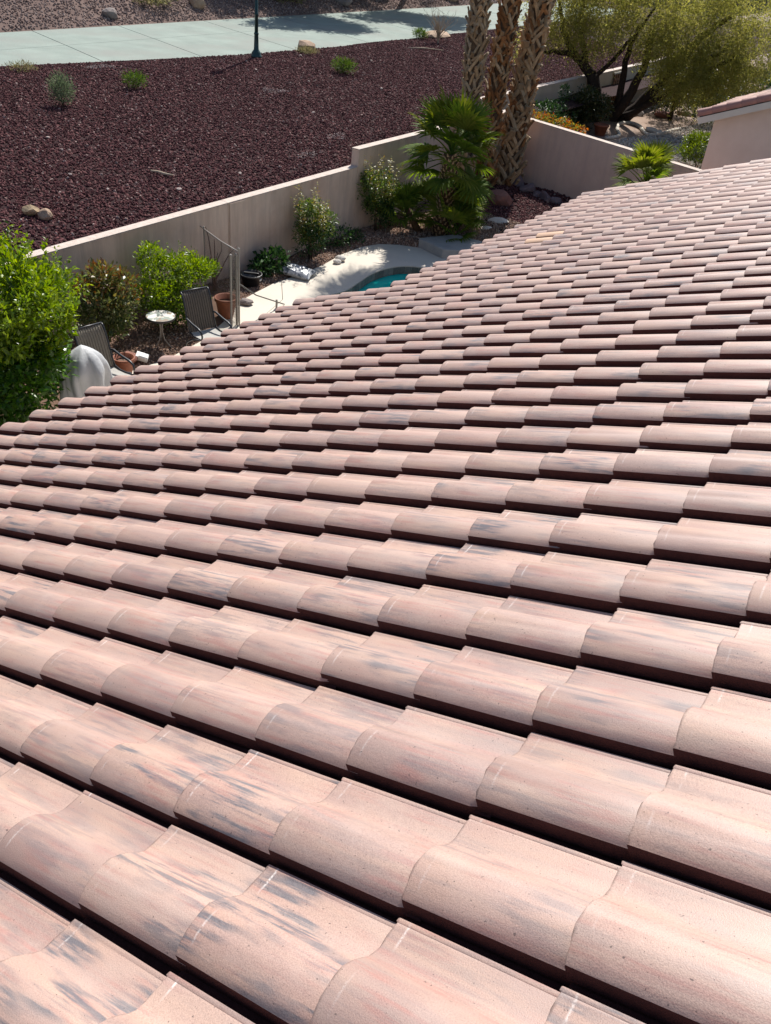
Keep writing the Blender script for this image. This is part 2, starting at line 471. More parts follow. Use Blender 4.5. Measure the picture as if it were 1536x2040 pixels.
M['leaf_yellowgreen'] = leafmat('leaf_yellowgreen', [(0.10, 0.15, 0.015), (0.16, 0.22, 0.02), (0.05, 0.09, 0.012)], 0.4, 0.35)
M['flower'] = leafmat('flower_orange', [(0.34, 0.13, 0.03), (0.36, 0.24, 0.05), (0.12, 0.16, 0.03), (0.16, 0.19, 0.05), (0.30, 0.09, 0.03)], 0.6, 0.4, spec=0.2)
M['frond'] = leafmat('palm_frond', [(0.09, 0.15, 0.024), (0.13, 0.19, 0.03), (0.055, 0.105, 0.018), (0.17, 0.22, 0.04)], 0.6, 0.5, spec=0.12)
M['frond_yellow'] = leafmat('palm_frond_yellow', [(0.14, 0.175, 0.025), (0.10, 0.14, 0.02), (0.19, 0.21, 0.04)], 0.6, 0.45, spec=0.12)
M['frond_wash'] = leafmat('washingtonia_frond', [(0.05, 0.085, 0.02), (0.08, 0.12, 0.03), (0.035, 0.065, 0.015)], 0.4, 0.3)


def water_material():
    m, nt, b, _ = nmat('pool_water')
    co = tcoord(nt)
    f = noise(nt, 0.8, co, 2)
    nt.links.new(ramp(nt, [(0.3, (0.003, 0.42, 0.355)), (0.7, (0.006, 0.50, 0.42))], f), b.inputs['Base Color'])
    b.inputs['Roughness'].default_value = 0.04
    b.inputs['Specular IOR Level'].default_value = 0.4
    bump(nt, b, noise(nt, 5.0, co, 2), 0.12, 0.05)
    return m


def mesh_fabric():
    m, nt, b, out = nmat('fence_mesh')
    b.inputs['Base Color'].default_value = (0.16, 0.14, 0.12, 1)
    b.inputs['Roughness'].default_value = 0.7
    t = nt.nodes.new('ShaderNodeBsdfTransparent')
    mx = nt.nodes.new('ShaderNodeMixShader')
    mx.inputs[0].default_value = 0.22
    nt.links.new(t.outputs[0], mx.inputs[1]); nt.links.new(b.outputs[0], mx.inputs[2])
    nt.links.new(mx.outputs[0], out.inputs['Surface'])
    return m


def mosaic_material():
    m, nt, b, _ = nmat('mosaic_top')
    co = tcoord(nt)
    v = nt.nodes.new('ShaderNodeTexVoronoi')
    v.inputs['Scale'].default_value = 13
    nt.links.new(co, v.inputs['Vector'])
    sp = nt.nodes.new('ShaderNodeSeparateColor'); nt.links.new(v.outputs['Color'], sp.inputs[0])
    nt.links.new(ramp(nt, [(0.0, (0.30, 0.24, 0.19)), (0.3, (0.62, 0.58, 0.52)), (0.55, (0.30, 0.33, 0.29)), (0.8, (0.68, 0.66, 0.62))], sp.outputs[0], 'CONSTANT'), b.inputs['Base Color'])
    b.inputs['Roughness'].default_value = 0.3
    return m


def bag_material():
    m, nt, b, _ = nmat('bag_film')
    co = tcoord(nt)
    f = noise(nt, 9.0, scaled(nt, co, (1, 2.2, 1)), 3)
    nt.links.new(ramp(nt, [(0.42, (0.10, 0.11, 0.13)), (0.47, (0.42, 0.43, 0.44)), (0.6, (0.6, 0.6, 0.6)), (0.68, (0.16, 0.17, 0.2))], f), b.inputs['Base Color'])
    b.inputs['Roughness'].default_value = 0.28
    b.inputs['Specular IOR Level'].default_value = 0.6
    bump(nt, b, noise(nt, 14.0, co, 3), 0.6, 0.03)
    return m


def gravel_material(name, stops):
    m, nt, b, _ = nmat(name)
    oi = nt.nodes.new('ShaderNodeObjectInfo')
    nt.links.new(ramp(nt, stops, oi.outputs['Random']), b.inputs['Base Color'])
    b.inputs['Roughness'].default_value = 0.9
    b.inputs['Specular IOR Level'].default_value = 0.12
    return m


M['water'] = water_material()
M['fence_mesh'] = mesh_fabric()
M['mosaic'] = mosaic_material()
M['bag'] = bag_material()
M['lava'] = gravel_material('lava_stone', [(0.0, (0.046, 0.019, 0.020)), (0.5, (0.096, 0.036, 0.038)), (0.82, (0.140, 0.056, 0.056)), (0.95, (0.20, 0.105, 0.095)), (1.0, (0.36, 0.28, 0.25))])
M['brown_pebble'] = gravel_material('brown_pebble', [(0.0, (0.18, 0.11, 0.08)), (0.5, (0.30, 0.20, 0.15)), (0.9, (0.40, 0.29, 0.22)), (1.0, (0.5, 0.42, 0.36))])
M['hill_stone'] = gravel_material('hill_stone', [(0.0, (0.13, 0.085, 0.075)), (0.5, (0.23, 0.165, 0.145)), (1.0, (0.36, 0.28, 0.245))])
M['grit'] = gravel_material('dusty_grit', [(0.0, (0.16, 0.11, 0.10)), (0.5, (0.29, 0.225, 0.205)), (1.0, (0.46, 0.39, 0.36))])
M['grey_pebble'] = gravel_material('grey_pebble', [(0.0, (0.30, 0.265, 0.23)), (0.5, (0.46, 0.42, 0.37)), (1.0, (0.60, 0.56, 0.50))])


def scatter(name, poly_mesh, mat, density, size, label, cat, seed=1, parent=None, flat=0.65):
    """loose stones over a sheet: nobody could count them"""
    o = link_mesh(name, poly_mesh, mat, parent)
    ng = bpy.data.node_groups.new(name + '_nodes', 'GeometryNodeTree')
    ng.interface.new_socket('Geometry', in_out='INPUT', socket_type='NodeSocketGeometry')
    ng.interface.new_socket('Geometry', in_out='OUTPUT', socket_type='NodeSocketGeometry')
    N = ng.nodes; L = ng.links
    gi = N.new('NodeGroupInput'); go = N.new('NodeGroupOutput')
    dp = N.new('GeometryNodeDistributePointsOnFaces')
    dp.inputs['Density'].default_value = density
    dp.inputs['Seed'].default_value = seed
    ico = N.new('GeometryNodeMeshIcoSphere')
    ico.inputs['Radius'].default_value = 1.0
    ico.inputs['Subdivisions'].default_value = 1
    ip = N.new('GeometryNodeInstanceOnPoints')
    rr = N.new('FunctionNodeRandomValue'); rr.data_type = 'FLOAT_VECTOR'
    rr.inputs[0].default_value = (0, 0, 0); rr.inputs[1].default_value = (6.28, 6.28, 6.28)
    rs = N.new('FunctionNodeRandomValue'); rs.data_type = 'FLOAT_VECTOR'
    rs.inputs[0].default_value = (size[0], size[0], size[0] * flat); rs.inputs[1].default_value = (size[1], size[1], size[1] * flat)
    rs.inputs['Seed'].default_value = 5
    sm = N.new('GeometryNodeSetMaterial'); sm.inputs['Material'].default_value = mat
    L.new(gi.outputs[0], dp.inputs['Mesh'])
    L.new(dp.outputs['Points'], ip.inputs['Points'])
    L.new(ico.outputs['Mesh'], sm.inputs['Geometry'])
    L.new(sm.outputs[0], ip.inputs['Instance'])
    L.new(rr.outputs[0], ip.inputs['Rotation'])
    L.new(rs.outputs[0], ip.inputs['Scale'])
    L.new(ip.outputs[0], go.inputs[0])
    md = o.modifiers.new('scatter', 'NODES'); md.node_group = ng
    tag(o, label, cat, None, 'stuff')
    return o


def poly_sheet(name, poly, zf, step=None):
    """triangulated sheet over a polygon with z from zf(x, y)"""
    bm = bmesh.new()
    vs = [bm.verts.new((x, y, 0)) for x, y in poly]
    bm.faces.new(vs)
    bmesh.ops.triangulate(bm, faces=bm.faces[:])
    if step:
        for _ in range(step):
            bmesh.ops.subdivide_edges(bm, edges=bm.edges[:], cuts=1, use_grid_fill=True)
    for v in bm.verts: v.co.z = zf(v.co.x, v.co.y)
    bmesh.ops.recalc_face_normals(bm, faces=bm.faces[:])
    me = bpy.data.meshes.new(name)
    bm.to_mesh(me); bm.free()
    if me.polygons and me.polygons[0].normal.z < 0: me.flip_normals()
    return me


def grid_sheet(name, xs, ys, zf, smooth=True):
    vs = [(x, y, zf(x, y)) for y in ys for x in xs]
    nx = len(xs)
    fs = [(j * nx + i, j * nx + i + 1, (j + 1) * nx + i + 1, (j + 1) * nx + i) for j in range(len(ys) - 1) for i in range(nx - 1)]
    me = bpy.data.meshes.new(name)
    me.from_pydata(vs, [], fs); me.update()
    if smooth: me.polygons.foreach_set('use_smooth', [True] * len(me.polygons))
    return me


# ------------------------------------------------------------------ setting
def hill_z(x, y):
    d = -11.2 - x
    z = 1.46 + 0.34 * min(max(d / 9.8, 0), 1)
    if d < 10.0: z += 0.035 * math.sin(x * 1.3 + y * 0.7) * math.sin(y * 0.45)
    if x < -27.7:
        e = -27.7 - x
        z += 0.42 * e + 0.10 * math.sin(y * 0.8 + x) * min(e, 1.0)
    return z


def lin(a, b, n): return [a + (b - a) * k / (n - 1) for k in range(n)]


g = grid_sheet('ground', [-600, -60, 60, 600], [-600, -60, 80, 600], lambda x, y: -0.6)
tag(link_mesh('ground', g, M['far_ground']), 'dry bare ground around and beneath the yards', 'ground', kind='structure')
o = link_mesh('gravel_terrace', grid_sheet('gravel_terrace', lin(-22.8, -11.16, 40), lin(-6, 70, 120), hill_z), M['lava_ground'])
tag(o, 'dark red earth terrace between the garden wall and the path', 'ground', kind='structure')
o = link_mesh('hillside', grid_sheet('hillside', [-120, -70, -50] + lin(-42, -27.7, 40), [-60, -20] + lin(0, 70, 100) + [110, 200], hill_z), M['hill_ground'])
tag(o, 'brown rocky hillside rising behind the pale path', 'hillside', kind='structure')

# path: slabs split by joints
path_near = [(-10, -23.6), (10, -23.3), (15.84, -22.9), (18.1, -22.45), (20.6, -22.0), (23.6, -21.45), (27.1, -21.18), (31.9, -21.1), (40.5, -21.35), (50, -21.6), (70, -22)]


def near_x(y):
    for (a, xa), (b, xb) in zip(path_near, path_near[1:]):
        if a <= y <= b: return xa + (xb - xa) * (y - a) / (b - a)
    return path_near[-1][1]


path = MB()
path.prism([(-27.75, -10), (-27.75, 70), (-22.2, 70), (-21.5, 45), (-21.3, 30), (-22.2, 20), (-23.5, 10), (-23.8, -10)], 1.45, 1.735)
path = path.build('path', M['lava_ground'])
tag(path, 'pale green grey concrete path crossing behind the gravel', 'path', kind='structure')
ys = [-10, -2, 4, 10, 15.2, 19.6, 23.4, 27.9, 32.5, 37.5, 43, 49, 56, 64]
for k in range(len(ys) - 1):
    a, b = ys[k] + 0.018, ys[k + 1] - 0.018
    for (xa, xb, dz) in ((-27.72, -25.02, 0.0), (-24.985, None, 0.003)):
        sk = -0.30
        n = 6
        L0 = []; L1 = []
        for q in range(n):
            y = a + (b - a) * q / (n - 1)
            xr = near_x(y) if xb is None else xb
            L0.append((xa, y + sk * (xa + 24.3)))
            yy = y + sk * (xr + 24.3)
            L1.append((near_x(yy) if xb is None else xb, yy))
        mb = MB(); mb.prism(list(reversed(L0 + L1[::-1])), 1.6, 1.80 + dz)
        mb.build('slab', M['path'], path)

# gravel on the terrace
sheet = poly_sheet('lava_gravel', [(-11.22, 3), (-11.22, 25.3), (-12.45, 25.3), (-12.45, 46), (-21.25, 46), (-21.05, 32), (-21.3, 25), (-21.9, 20.5), (-22.9, 15.5), (-19, 10), (-14, 3)], lambda x, y: 0, 5)
for v in sheet.vertices: v.co.z = hill_z(v.co.x, v.co.y) + 0.008
scatter('lava_gravel', sheet, M['lava'], 360.0, (0.010, 0.046), 'dark red lava gravel covering the terrace', 'gravel', 3)
hs = poly_sheet('hill_gravel', [(-27.75, 14), (-27.75, 56), (-34, 56), (-34, 18)], lambda x, y: 0, 5)
for v in hs.vertices: v.co.z = hill_z(v.co.x, v.co.y) + 0.01
scatter('hill_gravel', hs, M['hill_stone'], 130.0, (0.015, 0.06), 'tan broken stone covering the hillside', 'gravel', 4)

# ------------------------------------------------------------------ yard ground
edge = [(2.0, -8.9), (5.0, -8.95), (7.0, -9.05), (7.8, -9.3), (8.6, -9.2), (9.6, -9.3), (10.6, -9.65), (11.36, -10.02), (11.9, -10.1), (12.52, -10.17), (13.2, -10.12), (14.05, -10.12), (14.96, -10.25), (15.72, -10.24), (16.2, -10.08), (16.5, -9.75), (16.75, -9.25), (16.95, -8.5), (17.1, -6.5), (17.2, -3.0)]


def edge_x(y):
    if y <= edge[0][0]: return edge[0][1]
    for (a, xa), (b, xb) in zip(edge, edge[1:]):
        if a <= y <= b: return xa + (xb - xa) * (y - a) / (b - a)
    return -3.0


def side_y(x):          # the angled boundary wall at the far end of the yard
    return 23.72 - (x + 11.0) * 0.285


def bed_mesh(name, y0, y1, lift=0.0):
    vs = []; fs = []
    ny = int((y1 - y0) / 0.2) + 2
    nx = 16
    for j in range(ny):
        y = y0 + (y1 - y0) * j / (ny - 1)
        xe = edge_x(y) + 0.06
        for i in range(nx):
            t = i / (nx - 1)
            x = -11.06 + (xe + 11.06) * t
            yy = min(y, side_y(x) - 0.0)
            s = min(max((yy - 17.0) / 5.5, 0), 1)
            z = 0.07 + 0.26 * s * (1 - 0.6 * t) + 0.05 * math.sin(x * 3 + yy * 2) * math.sin(yy * 1.7)
            z += 0.10 * math.exp(-((yy - 17.8) / 1.6) ** 2) * math.sin(math.pi * t)
            if y < 17.2:
                z *= min(1, (1 - t) * 4) if t > 0.75 else 1
                if t > 0.95: z = -0.04
            vs.append((x, yy, z + lift))
    for j in range(ny - 1):
        for i in range(nx - 1):
            a = j * nx + i
            fs.append((a, a + 1, a + nx + 1, a + nx))
    me = bpy.data.meshes.new(name)
    me.from_pydata(vs, [], fs); me.update()
    me.polygons.foreach_set('use_smooth', [True] * len(me.polygons))
    return me


tag(link_mesh('planting_bed', bed_mesh('planting_bed', 2, 18.9), M['soil']), 'brown earth planting bed along the garden wall', 'planting bed', kind='structure')
tag(link_mesh('corner_bed', bed_mesh('corner_bed', 18.9, 24.6), M['lava_ground']), 'dark earth bed in the far wall corner', 'planting bed', kind='structure')
scatter('bed_pebbles', bed_mesh('bed_pebbles', 11.5, 20.0, 0.006), M['brown_pebble'], 700.0, (0.010, 0.028), 'tan brown pebbles spread around the fan palm', 'gravel', 8)
scatter('table_pebbles', bed_mesh('table_pebbles', 7.0, 9.8, 0.006), M['brown_pebble'], 350.0, (0.010, 0.030), 'pinkish pebbles strewn below the mosaic table', 'gravel', 9)
scatter('corner_gravel', bed_mesh('corner_gravel', 19.9, 24.6, 0.006), M['lava'], 420.0, (0.016, 0.04), 'dark red gravel in the shaded wall corner', 'gravel', 10)

# pool and deck
pool_pts = [(-9.02, 12.6), (-8.93, 13.3), (-9.02, 13.95), (-9.10, 14.5), (-9.05, 15.05), (-8.86, 15.45), (-8.5, 15.68), (-8.0, 15.7), (-7.4, 15.5), (-6.8, 15.6), (-6.2, 15.6), (-5.6, 15.2), (-5.3, 14.4), (-5.4, 13.5), (-5.9, 12.6), (-6.2, 11.8), (-6.6, 11.0), (-7.3, 10.6), (-8.2, 10.8), (-8.8, 11.6)]


def catmull(pts, n):
    out = []
    m = len(pts)
    for k in range(m):
        p0, p1, p2, p3 = (np.array(pts[(k + q) % m]) for q in (-1, 0, 1, 2))
        for q in range(n):
            t = q / n
            out.append(tuple(0.5 * ((2 * p1) + (p2 - p0) * t + (2 * p0 - 5 * p1 + 4 * p2 - p3) * t * t + (3 * p1 - p0 - 3 * p2 + p3) * t ** 3)))
    return out


PL = catmull(pool_pts, 8)
DECK_Z = 0.06


def deck_slab(name, outer, hole=None):
    bm = bmesh.new()
    edges = []
    for loop in ([outer] + ([hole] if hole else [])):
        vs = [bm.verts.new((x, y, DECK_Z)) for x, y in loop]
        for k in range(len(vs)): edges.append(bm.edges.new((vs[k], vs[(k + 1) % len(vs)])))
    bmesh.ops.triangle_fill(bm, edges=edges, use_beauty=True)
    bmesh.ops.recalc_face_normals(bm, faces=bm.faces[:])
    if bm.faces[:][0].normal.z < 0: bmesh.ops.reverse_faces(bm, faces=bm.faces[:])
    border = [e for e in bm.edges if len(e.link_faces) == 1]
    r = bmesh.ops.extrude_edge_only(bm, edges=border)
    for v in [q for q in r['geom'] if isinstance(q, bmesh.types.BMVert)]: v.co.z = -0.6
    bmesh.ops.recalc_face_normals(bm, faces=bm.faces[:])
    me = bpy.data.meshes.new(name)
    bm.to_mesh(me); bm.free()
    return me


JY = 12.35        # a joint across the deck
outer_far = [(-9.55, JY + 0.012)] + [(-9.9, JY + 0.012)] + [(x, y) for y, x in edge if y > JY + 0.1] + [(-3.0, JY - 3.0), (-4.0, 9.6), (-8.9, 9.9), (-9.15, 11.4)]
outer_far = [(-10.15, 12.75)] + [(x, y) for y, x in edge if y > 13.0] + [(-3.0, 9.4), (-6.8, 9.4), (-8.6, 9.9), (-9.2, 11.0), (-9.5, 12.0)]
tag(link_mesh('pool_deck', deck_slab('pool_deck', outer_far, [(x, y) for x, y in PL]), M['deck']), 'cream concrete deck curving round the pool', 'deck', kind='structure')
outer_near = [(-10.156, 12.740), (-9.508, 11.993), (-9.207, 10.995), (-8.605, 9.893), (-6.8, 9.392), (-3.0, 9.392), (-3.0, 2.0)] + [(x, y) for y, x in edge if y < 12.6]
tag(link_mesh('patio', deck_slab('patio', outer_near), M['deck']), 'cream concrete patio slab below the roof edge', 'patio', kind='structure')

pool = empty('swimming_pool', (-7.2, 13.4, -0.12))
tag(pool, 'curved swimming pool with teal water behind the roof edge', 'pool')
OFF = Vector((-7.2, 13.4, -0.12))
mb = MB(); n = len(PL)
mb.add([(x + 7.2, y - 13.4, 0) for x, y in PL], [tuple(range(n))])
mb.build('water', M['water'], pool)
mb = MB()
mb.add([(x + 7.2, y - 13.4, z) for z in (-0.45, 0.10) for x, y in PL], [(k, (k + 1) % n, n + (k + 1) % n, n + k) for k in range(n)])
band = mb.build('pool_wall', M['plaster'], pool)
tl = MB(); tl.box((0, 0, 0), (0.142, 0.012, 0.15))
tlm = tl.mesh('waterline_tile')
acc = 0.0
for k in range(n):
    a = Vector(PL[k]); b = Vector(PL[(k + 1) % n])
    L = (b - a).length
    while acc < L:
        p = a + (b - a) * (acc / L)
        if p.y > 12.9 and p.x < -7.6:
            d = (b - a).normalized()
            nrm = Vector((-d.y, d.x))
            c = Vector((-7.2, 13.4)) - p
            if nrm.dot(c) < 0: nrm = -nrm
            link_mesh('tile', tlm, M['pool_tile'], band, (p.x + 7.2 + nrm.x * 0.008, p.y - 13.4 + nrm.y * 0.008, 0.085), (0, 0, math.atan2(d.y, d.x)))
        acc += 0.15
    acc -= L

mb = MB(); mb.prism([(-9.35, 16.75), (-8.55, 16.5), (-8.0, 17.0), (-8.1, 17.75), (-8.9, 17.7)], -0.1, 0.27)
o = mb.build('stone_ledge', M['ledge'], None, bevel=0.02)
tag(o, 'flat grey concrete ledge beside the pool below the fan palm', 'ledge')

# ------------------------------------------------------------------ walls
WX = -11.0


def wall_run(name, label, x0, x1, y0, y1, top, mat, capt=True, rz=0.0, z0=-0.5, joints=()):
    r = empty(name, (x0, y0, z0), rz)
    tag(r, label, 'wall')
    return r


gw = empty('garden_wall', (WX - 0.1, 12, 0))
tag(gw, 'long pinkish stucco garden wall with a step in its top', 'wall')


def wbox(nm, x0, x1, y0, y1, z0, z1, mat, parent=gw, org=(WX - 0.1, 12, 0), bevel=0.006):
    mb = MB(); mb.box(((x0 + x1) / 2 - org[0], (y0 + y1) / 2 - org[1], (z0 + z1) / 2 - org[2]), (x1 - x0, y1 - y0, z1 - z0))
    return mb.build(nm, mat, parent, bevel=bevel)


LT, RT = 1.555, 1.935
wbox('wall_panel', WX - 0.20, WX, -2, 12.10, -0.5, LT - 0.02, M['stucco'])
wbox('wall_panel', WX - 0.20, WX - 0.004, 12.112, 16.45, -0.5, LT - 0.02, M['stucco'])
wbox('wall_panel', WX - 0.20, WX, 16.46, 24.2, -0.5, RT - 0.02, M['stucco'])
wbox('pilaster', WX + 0.001, WX + 0.018, 12.14, 12.62, -0.45, LT - 0.03, M['stucco'])
for a, b in ((-2, 4.0), (4.006, 8.1), (8.106, 12.1), (12.106, 16.452)):
    wbox('cap', WX - 0.203, WX + 0.004, a, b, LT - 0.018, LT, M['cap'])
for a, b in ((16.448, 20.3), (20.306, 24.2)):
    wbox('cap', WX - 0.203, WX + 0.004, a, b, RT - 0.018, RT, M['cap'])

a0, a1 = (-11.0, side_y(-11.0)), (-2.5, side_y(-2.5))
ang = math.atan2(a1[1] - a0[1], a1[0] - a0[0])
ln = math.hypot(a1[0] - a0[0], a1[1] - a0[1])
sw = empty('side_wall', (a0[0], a0[1], 0), ang)
tag(sw, 'pink stucco side wall running from the palm trunks to the roof', 'wall')
mb = MB(); mb.box((ln / 2, 0.1, 0.70), (ln, 0.2, 2.44)); mb.build('wall_panel', M['stucco_side'], sw, bevel=0.006)
mb = MB(); mb.box((ln / 2, 0.1, 1.93), (ln + 0.01, 0.208, 0.018)); mb.build('cap', M['cap'], sw)

nw = empty('neighbour_wall', (-12.3, 34, 0.5))
tag(nw, 'tan stucco boundary wall behind the dark multi trunk tree', 'wall')
for a, b in ((23.5, 31.2), (31.21, 37.2), (37.21, 46.0)):
    wbox('wall_panel', -12.4, -12.2, a, b, 0.0, 1.97, M['stucco_tan'], nw, (-12.3, 34, 0.5))
wbox('cap', -12.41, -12.19, 23.5, 46, 1.972, 1.995, M['cap'], nw, (-12.3, 34, 0.5))

# ------------------------------------------------------------------ the house under our feet
ALPHA = math.radians(22.62)
E0, TW = 0.3556, 0.30123
house = empty('house', (-0.5, 4.5, 0))
tag(house, 'house with a large pink concrete barrel tile roof in the foreground', 'house')


def hbox(nm, x0, x1, y0, y1, z0, z1, mat):
    mb = MB(); mb.box(((x0 + x1) / 2 + 0.5, (y0 + y1) / 2 - 4.5, (z0 + z1) / 2), (x1 - x0, y1 - y0, z1 - z0))
    return mb.build(nm, mat, house)


def roof_z(x): return 4.9 + math.tan(ALPHA) * x


def wall_prism(nm, x0, x1, y0, y1, drop):
    mb = MB()
    vs = []
    for y in (y0, y1):
        for x in (x0, x1): vs += [(x + 0.5, y - 4.5, -0.3), (x + 0.5, y - 4.5, roof_z(x) - drop)]
    mb.add(vs, [(0, 1, 3, 2), (4, 6, 7, 5), (0, 4, 5, 1), (2, 3, 7, 6), (1, 5, 7, 3), (0, 2, 6, 4)])
    return mb.build(nm, M['house_stucco'], house)


wall_prism('wall', -3.4, 3.1, -3.0, 12.2, 0.26)
wall_prism('wall', -4.75, -3.41, -3.0, 6.45, 0.26)
roof = MB()
CA = math.cos(ALPHA)


def deck_part(a0_, a1_, j0, j1, b):
    b.box(((a0_ + a1_) / 2, (j0 + j1) / 2, -0.122), (a1_ - a0_, j1 - j0, 0.05))


deck_part(-12.45 * E0, 9.9 * E0, -9 * TW, 42.3 * TW, roof)
deck_part(-15.9 * E0, -12.46 * E0, -9 * TW, 23.25 * TW, roof)
roof = roof.build('roof', M['underlay'], house, loc=(0.5, -4.5, 4.9), rot=(0, -ALPHA, 0))
fb = MB(); fb.box((-15.95 * E0, 7 * TW, -0.17), (0.03, 32.4 * TW, 0.17)); fb.build('fascia', M['trim'], roof)
fb = MB(); fb.box((-12.5 * E0, 32.8 * TW, -0.17), (0.03, 18.9 * TW, 0.17)); fb.build('fascia', M['trim'], roof)
fb = MB(); fb.box((-1.3 * E0, 42.35 * TW, -0.17), (22.3 * E0, 0.03, 0.17)); fb.build('fascia', M['trim'], roof)
# the other slope of the house, beyond the ridge
mb = MB(); mb.box((9.9 * E0 + 1.6, 16.5 * TW, -0.105), (3.4, 51 * TW, 0.05), Matrix.Rotation(2 * ALPHA, 3, 'Y'))
mb.v = [tuple(Vector(p) + Vector((-0.35, 0, -1.15))) for p in mb.v]
mb.build('rear_slope', M['underlay'], roof)

PROF = [(0.0, -0.038), (0.0, 0.0025), (0.010, 0.0055), (0.045, 0.0132), (0.09, 0.0205), (0.15, 0.0278), (0.22, 0.0325), (0.29, 0.0340), (0.37, 0.0300), (0.45, 0.0190), (0.52, 0.0015), (0.575, -0.0140), (0.625, -0.0235), (0.69, -0.0272), (0.78, -0.0275), (0.865, -0.0265), (0.892, -0.0268), (0.900, -0.0250), (0.928, -0.0248), (0.932, -0.046), (1.06, -0.048)]
RPROF = [(0.0, -0.040), (0.0, -0.0005), (0.010, 0.0032), (0.045, 0.0118), (0.09, 0.0204), (0.15, 0.0290), (0.22, 0.0348), (0.29, 0.0366), (0.38, 0.0320), (0.48, 0.012), (0.53, -0.004), (0.54, -0.03), (0.54, -0.15)]
TILT = 0.0220 / E0


def tile_arrays(prof, length, seed=0):
    """verts, faces and uv for one tile; front edge at x = 0"""
    r = random.Random(seed)
    th = 0.0175
    ss = [0.0, 0.003, min(E0 + 0.004, length - 0.02), length]
    vs = []; fs = []; uv = []
    n = len(prof)
    arc = [0.0]
    for k in range(1, n): arc.append(arc[-1] + math.hypot((prof[k][0] - prof[k - 1][0]) * TW, prof[k][1] - prof[k - 1][1]))
    rows = []
    for si, s in enumerate(ss):
        row = []
        for k, (f, z) in enumerate(prof):
            dz = -0.0015 if si == 0 else 0.0
            jit = r.uniform(-0.0022, 0.0022) if si == 0 else 0
            if si == 0 and r.random() < 0.16: jit += r.uniform(0.002, 0.005)      # small chips in the butt edge
            ins = 0.016 if (si == 3 and k < 3) else 0.0
            row.append(len(vs)); vs.append((s + jit, f * TW + ins, z + dz - TILT * s)); uv.append((s, f * TW))
        rows.append(row)
    low = []
    for k, (f, z) in enumerate(prof):
        low.append(len(vs)); vs.append((0.0015, f * TW + (0.004 if k < 3 else 0), z - th)); uv.append((-0.02, f * TW))
    low2 = []
    for k, (f, z) in enumerate(prof):
        low2.append(len(vs)); vs.append((length, f * TW, z - th - TILT * length)); uv.append((length, f * TW))
    shade_faces = []  # marks lip, lock channel, butt and underside faces for the painted shade colour
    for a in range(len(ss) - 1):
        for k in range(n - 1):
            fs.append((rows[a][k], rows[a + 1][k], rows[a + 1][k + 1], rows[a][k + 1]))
            shade_faces.append(1 if (k == 0 or prof[k + 1][1] < -0.045 and k > 5) else 0)
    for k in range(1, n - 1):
        fs.append((low[k], rows[0][k], rows[0][k + 1], low[k + 1])); shade_faces.append(1)
        fs.append((low[k], low[k + 1], low2[k + 1], low2[k])); shade_faces.append(1)
    return vs, fs, uv, shade_faces


def tile_mesh(name, vs, fs, uv, shade_faces, mat='tile'):
    me = bpy.data.meshes.new(name)
    me.from_pydata(vs, [], fs)
    ul = me.uv_layers.new(name='UVMap')
    li = np.empty(len(me.loops), dtype=np.int32)
    me.loops.foreach_get('vertex_index', li)
    ul.data.foreach_set('uv', np.array(uv, dtype=np.float32)[li].ravel())
    me.update()
    me.polygons.foreach_set('use_smooth', [True] * len(me.polygons))
    me.set_sharp_from_angle(angle=math.radians(38))
    me.materials.append(M[mat]); me.materials.append(M['tile_shade'])
    me.polygons.foreach_set('material_index', shade_faces)
    return me


LT_ = E0 + 0.055
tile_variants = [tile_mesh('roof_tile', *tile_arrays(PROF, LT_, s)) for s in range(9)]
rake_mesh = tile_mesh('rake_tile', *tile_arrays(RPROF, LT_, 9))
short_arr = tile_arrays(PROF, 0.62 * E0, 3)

rot_roof = Matrix.Rotation(-ALPHA, 3, 'Y')


def in_view(a, b):
    p = rot_roof @ Vector((a + 0.15, b + 0.15, 0)) + Vector((0, 0, 4.9)) - CAM
    z = p.dot(FWD)
    if z < 0.2: return None
    u = 768 + F_PX * p.dot(RIGHT) / z; v = 1020 + F_PX * p.dot(DOWN) / z
    if -90 < u < 1640 and -60 < v < 2200: return z
    return None


spots = []
rt = random.Random(5)
course_off = {i: rt.gauss(0, 0.0016) for i in range(-20, 20)}
course_off[0] = -0.017
for j in range(-8, 42):
    i0 = -16 if j <= 22 else -12
    for i in range(i0, 10):
        a = i * E0 - 0.002 + course_off[i] + rt.gauss(0, 0.0022)
        b = j * TW + rt.gauss(0, 0.0020)
        spots.append((i, j, a, b, rt.gauss(0, 0.0055), rt.gauss(0, 0.006), rt.gauss(0, 0.0013)))
vis = []
for s in spots:
    z = in_view(s[2], s[3])
    if z is not None: vis.append((z, s))
vis.sort(key=lambda q: q[0])
special = {(-10, 29), (-10, 30)}
chosen = [s for _, s in vis[:298]] + [s for s in spots if (s[0], s[1]) in special]
chs = {(s[0], s[1]) for s in chosen}
k = 0
for (i, j, a, b, rz, rx, dz) in chosen:
    pm = (i, j) in special
    me = tile_variants[rt.randrange(9)]
    o = bpy.data.objects.new('tile', me)
    COL.objects.link(o)
    o.parent = roof
    o.location = (a, b, dz)
    o.rotation_euler = (rx, 0, rz)
    if pm:
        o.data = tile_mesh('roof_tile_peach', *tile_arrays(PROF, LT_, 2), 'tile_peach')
        o['label'] = 'pale orange replacement tile'
    k += 1
BV = []; BF = []; BU = []; BR = []
base_arrs = [tile_arrays(PROF, LT_, s) for s in range(9)]


def push(arr, a, b, rz, rx, dz):
    n0 = len(BV)
    mt = Matrix.Translation((a, b, dz)) @ Euler((rx, 0, rz)).to_matrix().to_4x4()
    BV.extend([tuple(mt @ Vector(p)) for p in arr[0]])
    BF.extend([tuple(q + n0 for q in fc) for fc in arr[1]])
    BU.extend(arr[2]); BR.extend(arr[3])


